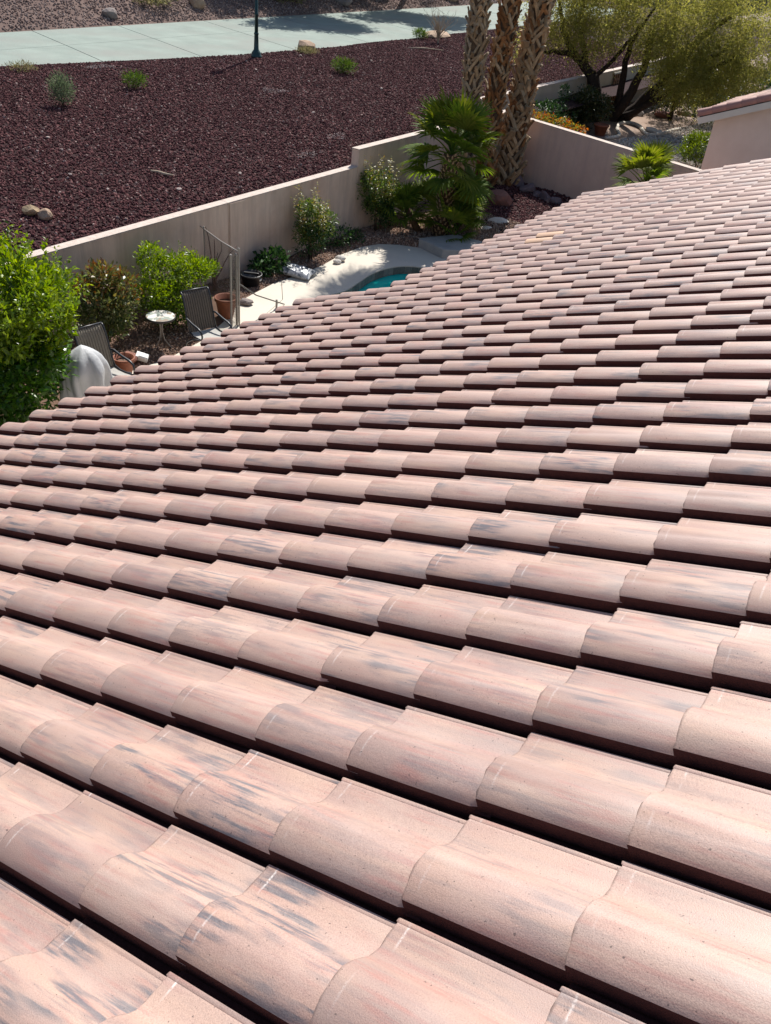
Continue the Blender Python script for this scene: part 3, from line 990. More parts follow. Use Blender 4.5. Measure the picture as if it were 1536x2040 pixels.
k = 0
for (i, j, a, b, rz, rx, dz) in spots:
    if (i, j) in chs: continue
    push(base_arrs[k % 9], a, b, rz, rx, dz); k += 1
for j in range(23, 42):
    push(short_arr, -12.56 * E0 + rt.gauss(0, 0.004), j * TW, rt.gauss(0, 0.004), 0, -0.004)
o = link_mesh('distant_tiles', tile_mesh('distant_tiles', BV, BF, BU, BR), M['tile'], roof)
o['kind'] = 'stuff'
o['label'] = 'far courses of pink roof tiles'
for i in range(-16, -12):
    o = link_mesh('rake_tile', rake_mesh, M['tile'], roof, (i * E0 + rt.gauss(0, 0.006), 22.985 * TW, 0.0), (0, 0, rt.gauss(0, 0.012)))
for i in range(-13, 10):
    o = link_mesh('rake_tile', rake_mesh, M['tile'], roof, (i * E0 + 0.1 + rt.gauss(0, 0.006), 41.985 * TW, 0.004), (0, 0, rt.gauss(0, 0.008)))

# ------------------------------------------------------------------ plants
def leaf_cloud(name, P, D, N, L, Wd, mat, parent, fold=0.18):
    """P base points, D unit directions, N unit-ish normals (numpy), one quad per leaf"""
    n = len(P)
    D = D / np.linalg.norm(D, axis=1, keepdims=True)
    S = np.cross(D, N); S /= (np.linalg.norm(S, axis=1, keepdims=True) + 1e-9)
    Nn = np.cross(S, D)
    L = np.asarray(L).reshape(-1, 1) * np.ones((n, 1)); Wd = np.asarray(Wd).reshape(-1, 1) * np.ones((n, 1))
    V = np.empty((n, 4, 3))
    V[:, 0] = P
    V[:, 1] = P + D * L * 0.45 + S * Wd * 0.5 + Nn * Wd * fold
    V[:, 2] = P + D * L - Nn * L * 0.12
    V[:, 3] = P + D * L * 0.45 - S * Wd * 0.5 + Nn * Wd * fold
    me = bpy.data.meshes.new(name)
    me.vertices.add(n * 4)
    me.vertices.foreach_set('co', V.astype(np.float32).ravel())
    me.loops.add(n * 4)
    me.loops.foreach_set('vertex_index', np.arange(n * 4, dtype=np.int32))
    me.polygons.add(n)
    me.polygons.foreach_set('loop_start', np.arange(0, n * 4, 4, dtype=np.int32))
    me.polygons.foreach_set('loop_total', np.full(n, 4, dtype=np.int32))
    me.update(calc_edges=True)
    return link_mesh(name, me, mat, parent)


def rnd_dir(n):
    d = RNG.normal(size=(n, 3))
    return d / np.linalg.norm(d, axis=1, keepdims=True)


def clump_leaves(clumps, L, W_, up=0.35, shell=0.55, jitter=0.7):
    """clumps: (cx, cy, cz, rx, ry, rz, n) -> leaf arrays"""
    Ps = []; Ds = []; Ns = []
    for (cx, cy, cz, rx, ry, rz, n) in clumps:
        d = rnd_dir(n)
        rr = (shell + (1 - shell) * RNG.random((n, 1))) * (0.8 + 0.4 * RNG.random((n, 1)))
        P = np.array([cx, cy, cz]) + d * rr * np.array([rx, ry, rz])
        D = d * 0.8 + rnd_dir(n) * jitter + np.array([0, 0, up])
        Nn = d * 0.5 + rnd_dir(n) * 0.6 + np.array([0, 0, 0.7])
        Ps.append(P); Ds.append(D); Ns.append(Nn)
    P = np.concatenate(Ps); D = np.concatenate(Ds); Nn = np.concatenate(Ns)
    n = len(P)
    return P, D, Nn, L * (0.65 + 0.7 * RNG.random(n)), W_ * (0.65 + 0.7 * RNG.random(n))


def branch_shoots(n_shoots, origin, spread, hmin, hmax, leaves, L, W_, droop=0.1, rng=None):
    """upright shoots clothed in leaves"""
    Ps = []; Ds = []; Ns = []
    paths = []
    for _ in range(n_shoots):
        a = RNG.random() * 6.283
        r = math.sqrt(RNG.random()) * spread
        tip = np.array([math.cos(a) * r, math.sin(a) * r, hmin + (hmax - hmin) * RNG.random()])
        base = tip * np.array([0.25, 0.25, 0.0])
        mid = (base + tip) / 2 + np.array([0, 0, 0.1])
        paths.append((base, mid, tip))
        t = 0.35 + 0.65 * RNG.random(leaves)
        q = ((1 - t) ** 2)[:, None] * base + (2 * t * (1 - t))[:, None] * mid + (t ** 2)[:, None] * tip
        Ps.append(q + np.array(origin) + RNG.normal(size=(leaves, 3)) * 0.03)
        d = rnd_dir(leaves); d[:, 2] = d[:, 2] * 0.5 + 0.3
        Ds.append(d); Ns.append(rnd_dir(leaves) * 0.5 + np.array([0, 0, 0.9]))
    P = np.concatenate(Ps); n = len(P)
    return (P, np.concatenate(Ds), np.concatenate(Ns), L * (0.6 + 0.8 * RNG.random(n)), W_ * (0.6 + 0.8 * RNG.random(n))), paths


def stems(root, n, h, spread, r=0.012, mat='stem', wob=0.08):
    for k in range(n):
        a = 6.283 * k / n + RNG.random()
        sp = spread * (0.4 + 0.7 * RNG.random())
        pts = [(0.03 * math.cos(a), 0.03 * math.sin(a), -0.08)]
        for q in range(1, 5):
            t = q / 4
            pts.append((math.cos(a) * sp * t + RNG.normal() * wob * 0.3, math.sin(a) * sp * t + RNG.normal() * wob * 0.3, h * t * (0.85 + 0.15 * RNG.random())))
        mb = MB(); mb.tube(pts, [r, r * 0.9, r * 0.75, r * 0.55, r * 0.3], 6)
        mb.build('stem', M[mat], root, True)


def outer_shoots(c, r, n, length, per, L, W_, up=0.8):
    """leafy shoots that stick out of a crown"""
    d = rnd_dir(n); d[:, 2] = np.abs(d[:, 2]) * 0.9 + 0.05
    d /= np.linalg.norm(d, axis=1, keepdims=True)
    S = np.array(c) + d * np.array(r) * 0.9
    ax = d * 0.7 + np.array([0, 0, up]) + rnd_dir(n) * 0.35
    ax /= np.linalg.norm(ax, axis=1, keepdims=True)
    ln = length * (0.5 + 0.9 * RNG.random((n, 1)))
    Ps = []; Ds = []; Ns = []
    for q in range(per):
        t = (q + 0.4) / per
        Ps.append(S + ax * ln * t + RNG.normal(size=(n, 3)) * 0.008)
        Ds.append(ax * 0.6 + rnd_dir(n) * 0.8); Ns.append(ax * 0.6 + rnd_dir(n) * 0.6)
    P = np.concatenate(Ps); m = len(P)
    return P, np.concatenate(Ds), np.concatenate(Ns), L * (0.6 + 0.7 * RNG.random(m)), W_ * (0.6 + 0.7 * RNG.random(m))


def shrub(name, label, loc, parts, nstem=4, sh=0.6, sspread=0.25, group=None, cat='shrub', stem_r=0.012, stem_mat='stem'):
    root = empty(name, loc)
    tag(root, label, cat, group)
    for nm, mat, arr in parts: leaf_cloud(nm, *arr, M[mat], root)
    if nstem: stems(root, nstem, sh, sspread, stem_r, stem_mat)
    return root


def rc(c, r, n, k, seed, zs=1.0, s0=0.26, s1=0.44):
    """break one big clump into k smaller ones over its surface"""
    rr = random.Random(seed)
    out = [(c[0], c[1], c[2], r[0] * 0.72, r[1] * 0.72, r[2] * 0.72, int(n * 0.25))]
    for _ in range(k):
        d = Vector((rr.gauss(0, 1), rr.gauss(0, 1), rr.gauss(0, 1) * zs)).normalized()
        s = rr.uniform(s0, s1)
        out.append((c[0] + d.x * r[0] * 0.72, c[1] + d.y * r[1] * 0.72, c[2] + d.z * r[2] * 0.72, r[0] * s, r[1] * s, r[2] * s, int(n * 0.75 / k)))
    return out


# big bright citrus-like tree at the left edge
shrub('leafy_tree', 'large bright green leafy tree at the left edge beside the covered grill', (-9.12, 5.62, 0.05), [
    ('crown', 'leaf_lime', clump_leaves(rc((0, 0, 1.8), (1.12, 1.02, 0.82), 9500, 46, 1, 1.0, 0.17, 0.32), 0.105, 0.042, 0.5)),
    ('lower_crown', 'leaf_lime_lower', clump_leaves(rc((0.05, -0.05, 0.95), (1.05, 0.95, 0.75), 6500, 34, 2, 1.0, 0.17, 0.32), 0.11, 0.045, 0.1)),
    ('shoots', 'leaf_lime', outer_shoots((0, 0, 1.8), (1.12, 1.02, 0.82), 190, 0.30, 11, 0.075, 0.034)),
], 5, 1.5, 0.5, cat='tree', stem_r=0.035)

shrub('photinia_shrub', 'bronze and green shrub with reddish top leaves behind the left chair', (-10.15, 8.2, 0.05), [
    ('foliage', 'leaf_photinia', clump_leaves(rc((0, 0, 0.72), (0.50, 0.55, 0.58), 2300, 16, 3), 0.10, 0.04, 0.4)),
    ('red_leaves', 'leaf_photinia_top', clump_leaves([(0, 0.0, 1.28, 0.22, 0.22, 0.22, 240), (0.15, 0.3, 1.15, 0.2, 0.2, 0.2, 160), (-0.1, -0.3, 1.1, 0.2, 0.2, 0.2, 160), (0.2, -0.05, 0.95, 0.2, 0.3, 0.2, 120)], 0.10, 0.036, 0.8)),
    ('shoots', 'leaf_photinia_top', outer_shoots((0, 0, 0.75), (0.5, 0.55, 0.55), 34, 0.22, 8, 0.085, 0.03)),
], 6, 1.1, 0.3)

shrub('privet_shrub', 'bright green spreading shrub behind the mosaic table', (-10.15, 9.75, 0.05), [
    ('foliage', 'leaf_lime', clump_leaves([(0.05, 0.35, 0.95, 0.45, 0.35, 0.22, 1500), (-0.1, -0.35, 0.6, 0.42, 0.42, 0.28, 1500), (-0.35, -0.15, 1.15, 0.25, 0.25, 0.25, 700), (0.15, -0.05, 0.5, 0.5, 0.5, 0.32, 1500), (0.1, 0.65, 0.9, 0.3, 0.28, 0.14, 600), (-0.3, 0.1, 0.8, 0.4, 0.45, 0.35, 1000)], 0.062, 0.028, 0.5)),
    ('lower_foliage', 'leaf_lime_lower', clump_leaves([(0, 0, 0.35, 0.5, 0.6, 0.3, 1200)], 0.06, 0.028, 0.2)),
    ('shoots', 'leaf_lime', outer_shoots((0, 0.1, 0.75), (0.5, 0.7, 0.42), 70, 0.22, 9, 0.055, 0.024)),
], 5, 0.9, 0.35)


def nandina(label, loc, h, w, seed):
    a1, _ = branch_shoots(26, (0, 0, 0), w, h * 0.60, h * 1.0, 46, 0.06, 0.021)
    shrub('nandina_shrub', label, loc, [
        ('foliage', 'leaf_nandina', clump_leaves(rc((0, 0, h * 0.52), (w * 1.05, w * 1.15, h * 0.30), 2300, 14, seed), 0.072, 0.027, 0.2)),
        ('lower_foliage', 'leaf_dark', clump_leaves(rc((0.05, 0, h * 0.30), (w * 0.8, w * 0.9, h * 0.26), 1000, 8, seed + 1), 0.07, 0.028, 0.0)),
        ('top_foliage', 'leaf_nandina_top', a1),
    ], 9, h * 0.8, w * 0.55, group=None, stem_r=0.009)


nandina('bushy green nandina with yellow tips above the silver bag', (-10.5, 14.15, 0.05), 1.55, 0.47, 21)
nandina('taller green nandina with yellow top just below the wall step', (-10.62, 16.85, 0.08), 1.75, 0.50, 31)
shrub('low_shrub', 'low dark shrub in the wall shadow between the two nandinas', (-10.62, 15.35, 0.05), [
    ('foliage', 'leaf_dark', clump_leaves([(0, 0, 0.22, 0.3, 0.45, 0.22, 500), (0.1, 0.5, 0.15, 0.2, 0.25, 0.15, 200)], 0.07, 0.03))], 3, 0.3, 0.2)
shrub('ivy_plant', 'low glossy dark green plant beside the black bucket', (-10.6, 12.85, 0.05), [
    ('foliage', 'leaf_dark', clump_leaves([(0.05, 0.1, 0.26, 0.30, 0.36, 0.24, 420), (0.0, -0.2, 0.2, 0.25, 0.25, 0.16, 200)], 0.10, 0.065, 0.4))], 4, 0.3, 0.2)

# bare rose canes
root = empty('bare_rose', (-10.7, 11.35, 0.03))
tag(root, 'bare leafless rose canes against the wall behind the fence', 'plant')
for k, (dx, dy, h) in enumerate([(-0.05, -0.1, 1.3), (0.02, 0.02, 1.05), (0.1, 0.1, 1.0), (0.12, 0.42, 0.85), (-0.1, 0.2, 0.7), (0.1, -0.18, 0.8)]):
    pts = [(dx * 0.2 * t + dx * t * t + RNG.normal() * 0.012, dy * 0.2 * t + dy * t * t + RNG.normal() * 0.012, h * t) for t in lin(0, 1, 7)]
    mb = MB(); mb.tube(pts, [0.016 * (1 - 0.7 * t) + 0.003 for t in lin(0, 1, 7)], 6); mb.build('cane', M['twig'], root, True)


# fan palms -------------------------------------------------------------
def frond_mesh(name, pet, rad, nleaf, spread, droop, seed, wid=0.05):
    r = random.Random(seed)
    vs = []; fs = []
    # petiole
    mb = MB(); mb.tube([(0, 0, 0), (pet * 0.5, 0, pet * 0.05), (pet, 0, 0)], [0.016, 0.011, 0.008], 5)
    vs += [tuple(p) for p in mb.v]; fs += mb.f
    for k in range(nleaf):
        a = (k / (nleaf - 1) - 0.5) * spread + r.uniform(-0.03, 0.03)
        L = rad * (0.78 + 0.22 * math.cos(a * 0.75)) * r.uniform(0.88, 1.06)
        d = Vector((math.cos(a), math.sin(a), 0.10 * math.cos(a)))
        s = Vector((-math.sin(a), math.cos(a), 0)) * wid * r.uniform(0.8, 1.1)
        up = Vector((0, 0, 1))
        tw = r.uniform(-0.25, 0.25)
        s = (s + up * s.length * tw)
        o_ = Vector((pet, 0, 0))
        dr = droop * r.uniform(0.5, 1.4)
        pts = []
        for t, w in ((0.0, 0.08), (0.38, 0.42), (0.72, 0.30), (1.0, 0.03)):
            c = o_ + d * L * t - up * (dr * L * t * t) + up * 0.05 * math.sin(t * 3)
            pts.append((c - s * w, c + up * 0.012 * (1 - t), c + s * w))
        b = len(vs)
        for q in pts: vs += [tuple(p) for p in q]
        for q in range(3):
            for e in range(2):
                fs.append((b + q * 3 + e, b + q * 3 + e + 1, b + (q + 1) * 3 + e + 1, b + (q + 1) * 3 + e))
    me = bpy.data.meshes.new(name)
    me.from_pydata(vs, [], fs); me.update()
    return me


frond_meshes = [frond_mesh('frond', 0.52, 0.50, 20, 3.4, 0.10, 40 + s, 0.070) for s in range(4)]
frond_yel = [frond_mesh('frond', 0.52, 0.48, 20, 3.3, 0.08, 60 + s, 0.070) for s in range(3)]
small_fr = [frond_mesh('frond', 0.30, 0.40, 22, 3.6, 0.10, 70 + s, 0.045) for s in range(3)]
for me in frond_meshes: me.materials.append(M['frond'])
for me in frond_yel: me.materials.append(M['frond_yellow'])
for me in small_fr: me.materials.append(M['frond'])


def crown(root, top, n, meshes, yel, el0, el1, scale, seed, ybias=0.3, tilt=None):
    r = random.Random(seed)
    for k in range(n):
        t = (k + 0.5) / n
        el = el1 + (el0 - el1) * t + r.uniform(-0.12, 0.12)
        az = k * 2.39996 + r.uniform(-0.25, 0.25)
        me = r.choice(yel) if (yel and r.random() < ybias) else r.choice(meshes)
        o = link_mesh('frond', me, None, root)
        rot = Matrix.Rotation(az, 4, 'Z') @ Matrix.Rotation(-el, 4, 'Y') @ Matrix.Rotation(r.uniform(-0.5, 0.5), 4, 'X')
        s = scale * r.uniform(0.85, 1.1)
        o.matrix_local = Matrix.Translation(Vector(top) + Vector((r.uniform(-.05, .05), r.uniform(-.05, .05), -0.25 * (1 - t) * scale))) @ rot @ Matrix.Scale(s, 4)


def fibre_trunk(root, h, r0, r1, lean=(0, 0)):
    mb = MB()
    pts = [(lean[0] * t, lean[1] * t, -0.15 + (h + 0.15) * t) for t in lin(0, 1, 12)]
    mb.tube(pts, [(r0 + (r1 - r0) * t) * (1 + 0.08 * math.sin(t * 40)) for t in lin(0, 1, 12)], 12)
    tr = mb.build('trunk', M['fibre'], root, True)
    mb = MB()
    nb = int(h * 130)
    for k in range(nb):
        z = h * (k + 0.5) / nb
        az = k * 2.39996
        rr = r0 + (r1 - r0) * z / h
        d = Vector((math.cos(az), math.sin(az), 0)); s = Vector((-math.sin(az), math.cos(az), 0))
        c = d * rr + Vector((lean[0] * z / h, lean[1] * z / h, z))
        w = 0.03; L = 0.09
        tip = c + d * 0.055 + Vector((0, 0, L))
        mb.add([c - s * w, c + s * w, tip + s * w * 0.35, tip - s * w * 0.35, c + d * 0.03 + Vector((0, 0, 0.02))], [(0, 1, 4), (1, 2, 4), (2, 3, 4), (3, 0, 4)])
    o = mb.build('leaf_stubs', M['boot_tan'], tr)
    o['kind'] = 'stuff'


fp = empty('fan_palm', (-9.35, 17.75, 0.12))
tag(fp, 'clumping fan palm with a shaggy trunk and big round green crown', 'palm')
fibre_trunk(fp, 1.85, 0.20, 0.17, (0.0, 0.05))
crown(fp, (0.0, 0.05, 2.0), 34, frond_meshes, frond_yel, 1.25, -0.6, 1.32, 5, 0.5)
# young offshoots at its foot
for (x, y, z, n, s, sd) in ((-0.75, -0.45, 0.55, 20, 1.0, 6), (0.35, 0.45, 0.65, 18, 0.95, 7), (0.45, -0.1, 0.25, 16, 1.05, 8), (-0.2, 0.7, 0.5, 12, 0.9, 9)):
    crown(fp, (x, y, z), n, small_fr, frond_yel[:1], 1.3, -0.15, s * 1.1, sd, 0.3)
    mb = MB(); mb.tube([(x * 0.5, y * 0.5, -0.1), (x * 0.8, y * 0.8, z * 0.5), (x, y, z)], [0.09, 0.08, 0.07], 8); mb.build('offshoot', M['fibre'], fp, True)

sp_ = empty('young_fan_palm', (-5.62, 20.6, 0.1))
tag(sp_, 'small yellow green fan palm in front of the side wall', 'palm')
fibre_trunk(sp_, 1.55, 0.13, 0.11)
crown(sp_, (0, 0, 1.72), 24, small_fr, frond_yel, 1.3, -0.2, 1.0, 15, 0.75)


# tall palms -------------------------------------------------------------
def boot_mesh(name, seed):
    r = random.Random(seed)
    mb = MB()
    # wishbone leaf base: two legs that meet in a short upright stub
    for s in (-1, 1):
        a = [Vector((0.00, s * 0.115, -0.115)), Vector((0.025, s * 0.065, -0.03)), Vector((0.055, s * 0.012, 0.05))]
        w = [0.020, 0.030, 0.030]
        vs = []
        for p, ww in zip(a, w):
            vs += [p + Vector((0.004, -s * ww, -ww * 0.5)), p + Vector((0.030, 0, 0)), p + Vector((0.004, s * ww, ww * 0.5)), p + Vector((-0.02, 0, 0))]
        fs = []
        for k in range(2):
            for q in range(4): fs.append((k * 4 + q, k * 4 + (q + 1) % 4, (k + 1) * 4 + (q + 1) % 4, (k + 1) * 4 + q))
        fs.append((0, 1, 2, 3))
        if s < 0: fs = [tuple(reversed(f)) for f in fs]
        mb.add(vs, fs)
    t = 0.10 + r.uniform(-0.03, 0.04)
    mb.box((0.075, 0, 0.095), (0.030, 0.075, t), Matrix.Rotation(0.38, 3, 'Y'))
    me = mb.mesh(name)
    return me


def strip_mesh(name, seed, lean):
    r = random.Random(seed)
    mb = MB()
    w0, w1, L = 0.036 * r.uniform(0.8, 1.2), 0.022 * r.uniform(0.7, 1.3), 0.135 * r.uniform(0.8, 1.15)
    vs = []
    for t, w, out in ((-1, w0, 0.0), (0.1, w0 * 0.9, 0.022), (1, w1, 0.062)):
        c = Vector((out, lean * t * L * 0.55, t * L))
        n_ = Vector((0, math.cos(lean * 0.5), -math.sin(lean * 0.5)))
        vs += [c - n_ * w, c - n_ * w * 0.5 + Vector((0.026, 0, 0)), c + n_ * w * 0.5 + Vector((0.026, 0, 0)), c + n_ * w, c + Vector((-0.02, 0, 0))]
    fs = []
    for k in range(2):
        for q in range(5): fs.append((k * 5 + q, k * 5 + (q + 1) % 5, (k + 1) * 5 + (q + 1) % 5, (k + 1) * 5 + q))
    fs += [(10, 11, 12, 13, 14), (4, 3, 2, 1, 0)]
    mb.add(vs, fs)
    return mb.mesh(name)


boots = {}
for kk in ('boot_tan', 'boot_grey', 'boot_orange'):
    boots[kk] = []
    for me in (strip_mesh('leaf_base', 1, 1.0), strip_mesh('leaf_base', 2, -1.0), boot_mesh('leaf_base', 3), strip_mesh('leaf_base', 4, 0.75), strip_mesh('leaf_base', 5, -1.2)):
        me.materials.append(M[kk]); boots[kk].append(me)


wash_frond = [frond_mesh('frond', 0.8, 0.85, 24, 4.0, 0.45, 90 + s, 0.07) for s in range(2)]
for me in wash_frond: me.materials.append(M['frond_wash'])


def tall_palm(label, loc, lean, r0, r1, mats, H=9.4, seed=1, zmax=6.2):
    r = random.Random(seed)
    root = empty('tall_palm', loc)
    tag(root, label, 'palm', 'three tall palm trunks')
    mb = MB()
    def axis(z): return Vector((lean[0] * z + lean[2] * z * z, lean[1] * z, z))
    def rad(z): return r1 + (r0 - r1) * math.exp(-z / 1.6)
    zs = lin(-0.3, H, 26)
    mb.tube([axis(z) for z in zs], [rad(max(z, 0)) * 0.92 for z in zs], 12)
    tr = mb.build('trunk', M['palm_core'], root, True)
    k = 0; z = 0.05
    per = 8.0
    while z < zmax:
        az = k * 2 * math.pi / per + (0.5 if int(k / per) % 2 else 0) * 2 * math.pi / per
        row = int(k // per)
        z = 0.05 + row * 0.165 + r.uniform(-0.05, 0.05)
        az += r.uniform(-0.16, 0.16)
        c = axis(z); d = Vector((math.cos(az), math.sin(az), 0))
        # only the outward half that light and camera can reach needs stubs as well as the rear: all round
        m = r.choices(mats[0], mats[1])[0]
        me = boots[m][2 if r.random() < 0.28 else ((0, 3)[r.randrange(2)] if row % 2 else (1, 4)[r.randrange(2)])]
        sc = rad(z) / 0.185 * r.uniform(0.85, 1.3)
        o = link_mesh('leaf_base', me, None, tr)
        o.matrix_local = Matrix.Translation(c + d * rad(z) * 0.86) @ Matrix.Rotation(az, 4, 'Z') @ Matrix.Rotation(r.uniform(-0.12, 0.25), 4, 'Y') @ Matrix.Rotation(r.uniform(-0.3, 0.3), 4, 'X') @ Matrix.Scale(sc, 4)
        k += 1
        if k > 297: break
    top = axis(H)
    for q in range(40):
        el = 1.2 - 2.1 * (q / 39)
        a = q * 2.39996
        o = link_mesh('frond', wash_frond[q % 2], None, root)
        o.matrix_local = Matrix.Translation(top) @ Matrix.Rotation(a, 4, 'Z') @ Matrix.Rotation(-el, 4, 'Y')
    return root


tall_palm('tall palm with woven grey boots, leftmost of the three trunks', (-10.6, 20.9, 0.25), (-0.030, 0, -0.003), 0.27, 0.20, (('boot_tan', 'boot_grey'), (0.4, 0.6)), 8.7, 1)
tall_palm('tall palm with orange brown boots, middle of the three trunks', (-10.56, 22.0, 0.28), (0.006, 0, 0.0), 0.28, 0.20, (('boot_orange', 'boot_tan', 'boot_grey'), (0.6, 0.25, 0.15)), 9.8, 2)
tall_palm('tall palm with thick tan boots, rightmost of the three trunks', (-10.22, 22.75, 0.30), (0.042, 0, 0.0), 0.33, 0.24, (('boot_tan', 'boot_grey', 'boot_orange'), (0.6, 0.25, 0.15)), 9.0, 3)

# ------------------------------------------------------------------ yard things
def put_rock(name, label, loc, size, mat, seed, rz=0.0, cat='rock', group=None, sub=2, rough=0.35):
    o = link_mesh(name, rock_mesh(name, size, seed, rough, sub), M[mat], None, loc, (0, 0, rz))
    tag(o, label, cat, group)
    return o


put_rock('boulder', 'reddish angular boulder at the foot of the tall palms', (-9.5, 21.1, 0.36), (0.42, 0.30, 0.26), 'rock_red', 5, 0.3, 'boulder')
for k, (x, y, s, z) in enumerate([(-9.85, 22.85, 0.34, 0.36), (-9.45, 22.55, 0.30, 0.32), (-9.1, 22.5, 0.27, 0.28), (-8.75, 22.3, 0.30, 0.26), (-8.4, 22.3, 0.25, 0.24), (-8.05, 22.15, 0.28, 0.22)]):
    put_rock('border_rock', ['jagged dark grey rock next to the right palm trunk, first along the side wall', 'second jagged grey rock from the palms along the side wall', 'third jagged grey rock from the palms along the side wall', 'fourth jagged grey rock from the palms along the side wall', 'fifth jagged grey rock from the palms along the side wall', 'last jagged grey rock along the side wall, at the roof edge'][k], (x, y, z), (s, s * 0.62, s * 0.8), 'rock_violet', 20 + k, k * 0.9, 'rock', 'rocks along the side wall', 2, 0.5)
put_rock('pale_rock', 'pale white rock by the roof edge right of the fan palm', (-8.75, 19.7, 0.16), (0.34, 0.22, 0.14), 'rock_white', 7, 0.4)
put_rock('pale_rock', 'smaller whitish rock in front of the pale one near the ledge', (-8.75, 18.95, 0.14), (0.22, 0.17, 0.10), 'rock_white', 9, 1.0)
put_rock('round_stone', 'pale rounded stone in the bed under the first nandina', (-10.02, 14.6, 0.12), (0.13, 0.10, 0.07), 'rock_white', 11, 0.4, rough=0.15)
put_rock('round_stone', 'smaller pale stone just in front of its twin by the nandina', (-9.98, 14.42, 0.10), (0.10, 0.08, 0.06), 'rock_white', 12, 0.9, rough=0.15)
put_rock('paver', 'flat wedge shaped grey stone beside the terracotta pot', (-9.85, 11.30, 0.10), (0.17, 0.12, 0.07), 'rock_grey', 13, 0.4)
put_rock('pink_rock', 'pinkish rock on the pebbles beside the left chair', (-9.55, 8.12, 0.14), (0.16, 0.13, 0.11), 'rock_red', 14, 0.2)
mb = MB(); mb.box((0, 0, 0), (0.20, 0.12, 0.09)); mb.box((0.02, 0.0, 0.05), (0.15, 0.09, 0.012))
o = mb.build('white_box', M['white_plastic'], None, bevel=0.006, loc=(-9.42, 8.28, 0.14), rot=(0.3, 0.25, 0.6))
tag(o, 'small white box tipped on the pebbles near the mosaic table', 'box')


def chair(label, loc, rz, sling='sling'):
    root = empty('patio_chair', loc, rz)
    tag(root, label, 'chair', 'sling patio chairs')
    root.scale = (0.92, 0.92, 0.92)
    # faces +X; sling back
    W2 = 0.27
    def sheet(nm, pts, mat, parent):
        mb = MB(); vs = []; ny = 9
        for (x, z) in pts:
            for q in range(ny):
                t = q / (ny - 1)
                sag = -0.02 * math.sin(math.pi * t)
                vs.append((x + sag * 0.6, (t - 0.5) * 2 * (W2 - 0.012), z + sag * 0.6))
        nn = len(pts)
        off = len(vs)
        vs2 = [(x - 0.006, y, z - 0.006) for x, y, z in vs]
        fs = []
        for a in range(nn - 1):
            for q in range(ny - 1):
                i = a * ny + q
                fs.append((i, i + 1, i + ny + 1, i + ny)); fs.append((off + i, off + i + ny, off + i + ny + 1, off + i + 1))
        mb.add(vs + vs2, fs)
        return mb.build(nm, mat, parent, True)
    back_pts = [(-0.20, 0.42), (-0.25, 0.55), (-0.31, 0.75), (-0.37, 0.93), (-0.43, 1.05), (-0.47, 1.08)]
    bk = sheet('backrest', back_pts, M[sling], root)
    for q in range(11):      # woven cords of the sling
        y = (q / 10 - 0.5) * 2 * (W2 - 0.04)
        mb = MB(); mb.tube([(x + 0.008 - 0.012 * math.cos(y / W2 * 1.5), y, z - 0.010 * math.cos(y / W2 * 1.5)) for x, z in back_pts], 0.0055, 4)
        mb.build('cord', M['iron' if sling == 'sling' else 'sling'], bk)
    sheet('seat', [(-0.20, 0.40), (-0.05, 0.385), (0.12, 0.40), (0.28, 0.43), (0.34, 0.42)], M['seat_sling'], root)
    for s in (-1, 1):
        y = s * W2
        mb = MB(); mb.tube([(x, y, z) for x, z in back_pts], 0.016, 8); mb.build('back_frame', M['chair_frame'], root, True)
        mb = MB(); mb.tube([(-0.22, y, 0.42), (-0.05, y, 0.39), (0.12, y, 0.405), (0.30, y, 0.435), (0.35, y, 0.42)], 0.016, 8); mb.build('seat_frame', M['chair_frame'], root, True)
        ya = s * (W2 + 0.035)
        mb = MB(); mb.tube([(-0.29, y, 0.68), (-0.24, ya, 0.67), (-0.02, ya, 0.64), (0.18, ya, 0.63), (0.28, ya, 0.60), (0.31, ya, 0.53), (0.28, ya, 0.40), (0.25, ya, 0.2), (0.27, ya, 0.0)], [0.016, 0.019, 0.021, 0.021, 0.019, 0.017, 0.015, 0.014, 0.014], 8)
        mb.build('arm', M['chair_frame'], root, True)
        mb = MB(); mb.tube([(0.20, ya, 0.42), (-0.05, ya, 0.34), (-0.26, ya, 0.2), (-0.36, ya, 0.0)], 0.015, 8); mb.build('leg', M['chair_frame'], root, True)
    mb = MB(); mb.tube([(-0.47, -W2, 1.08), (-0.475, 0, 1.085), (-0.47, W2, 1.08)], 0.014, 8); mb.build('top_rail', M['chair_frame'], root, True)
    return root


chair('brown sling patio chair between the mosaic table and the large pot', (-8.84, 9.24, DECK_Z), -0.28)
chair('tan sling patio chair beside the covered grill', (-8.88, 7.12, DECK_Z), -0.12, 'sling_tan')

# mosaic table
t = empty('side_table', (-9.62, 8.92, 0.03))
tag(t, 'small round mosaic side table with a thin iron pedestal', 'table')
mb = MB(); mb.lathe([(0.0001, 0.545), (0.235, 0.545), (0.235, 0.575), (0.0001, 0.5755)], n=40, close=False); mb.build('table_top', M['mosaic'], t)
mb = MB(); mb.lathe([(0.2365, 0.535), (0.25, 0.54), (0.25, 0.572), (0.2365, 0.577)], n=40, close=False); mb.build('rim', M['iron'], t, True)
for q in range(3):
    a = q * 2.094 + 0.4
    pts = [(math.cos(a) * r_, math.sin(a) * r_, z_) for r_, z_ in ((0.05, 0.54), (0.02, 0.40), (0.02, 0.28), (0.05, 0.15), (0.13, 0.06), (0.19, 0.0))]
    mb = MB(); mb.tube(pts, 0.010, 6); mb.build('leg', M['post_grey'], t, True)


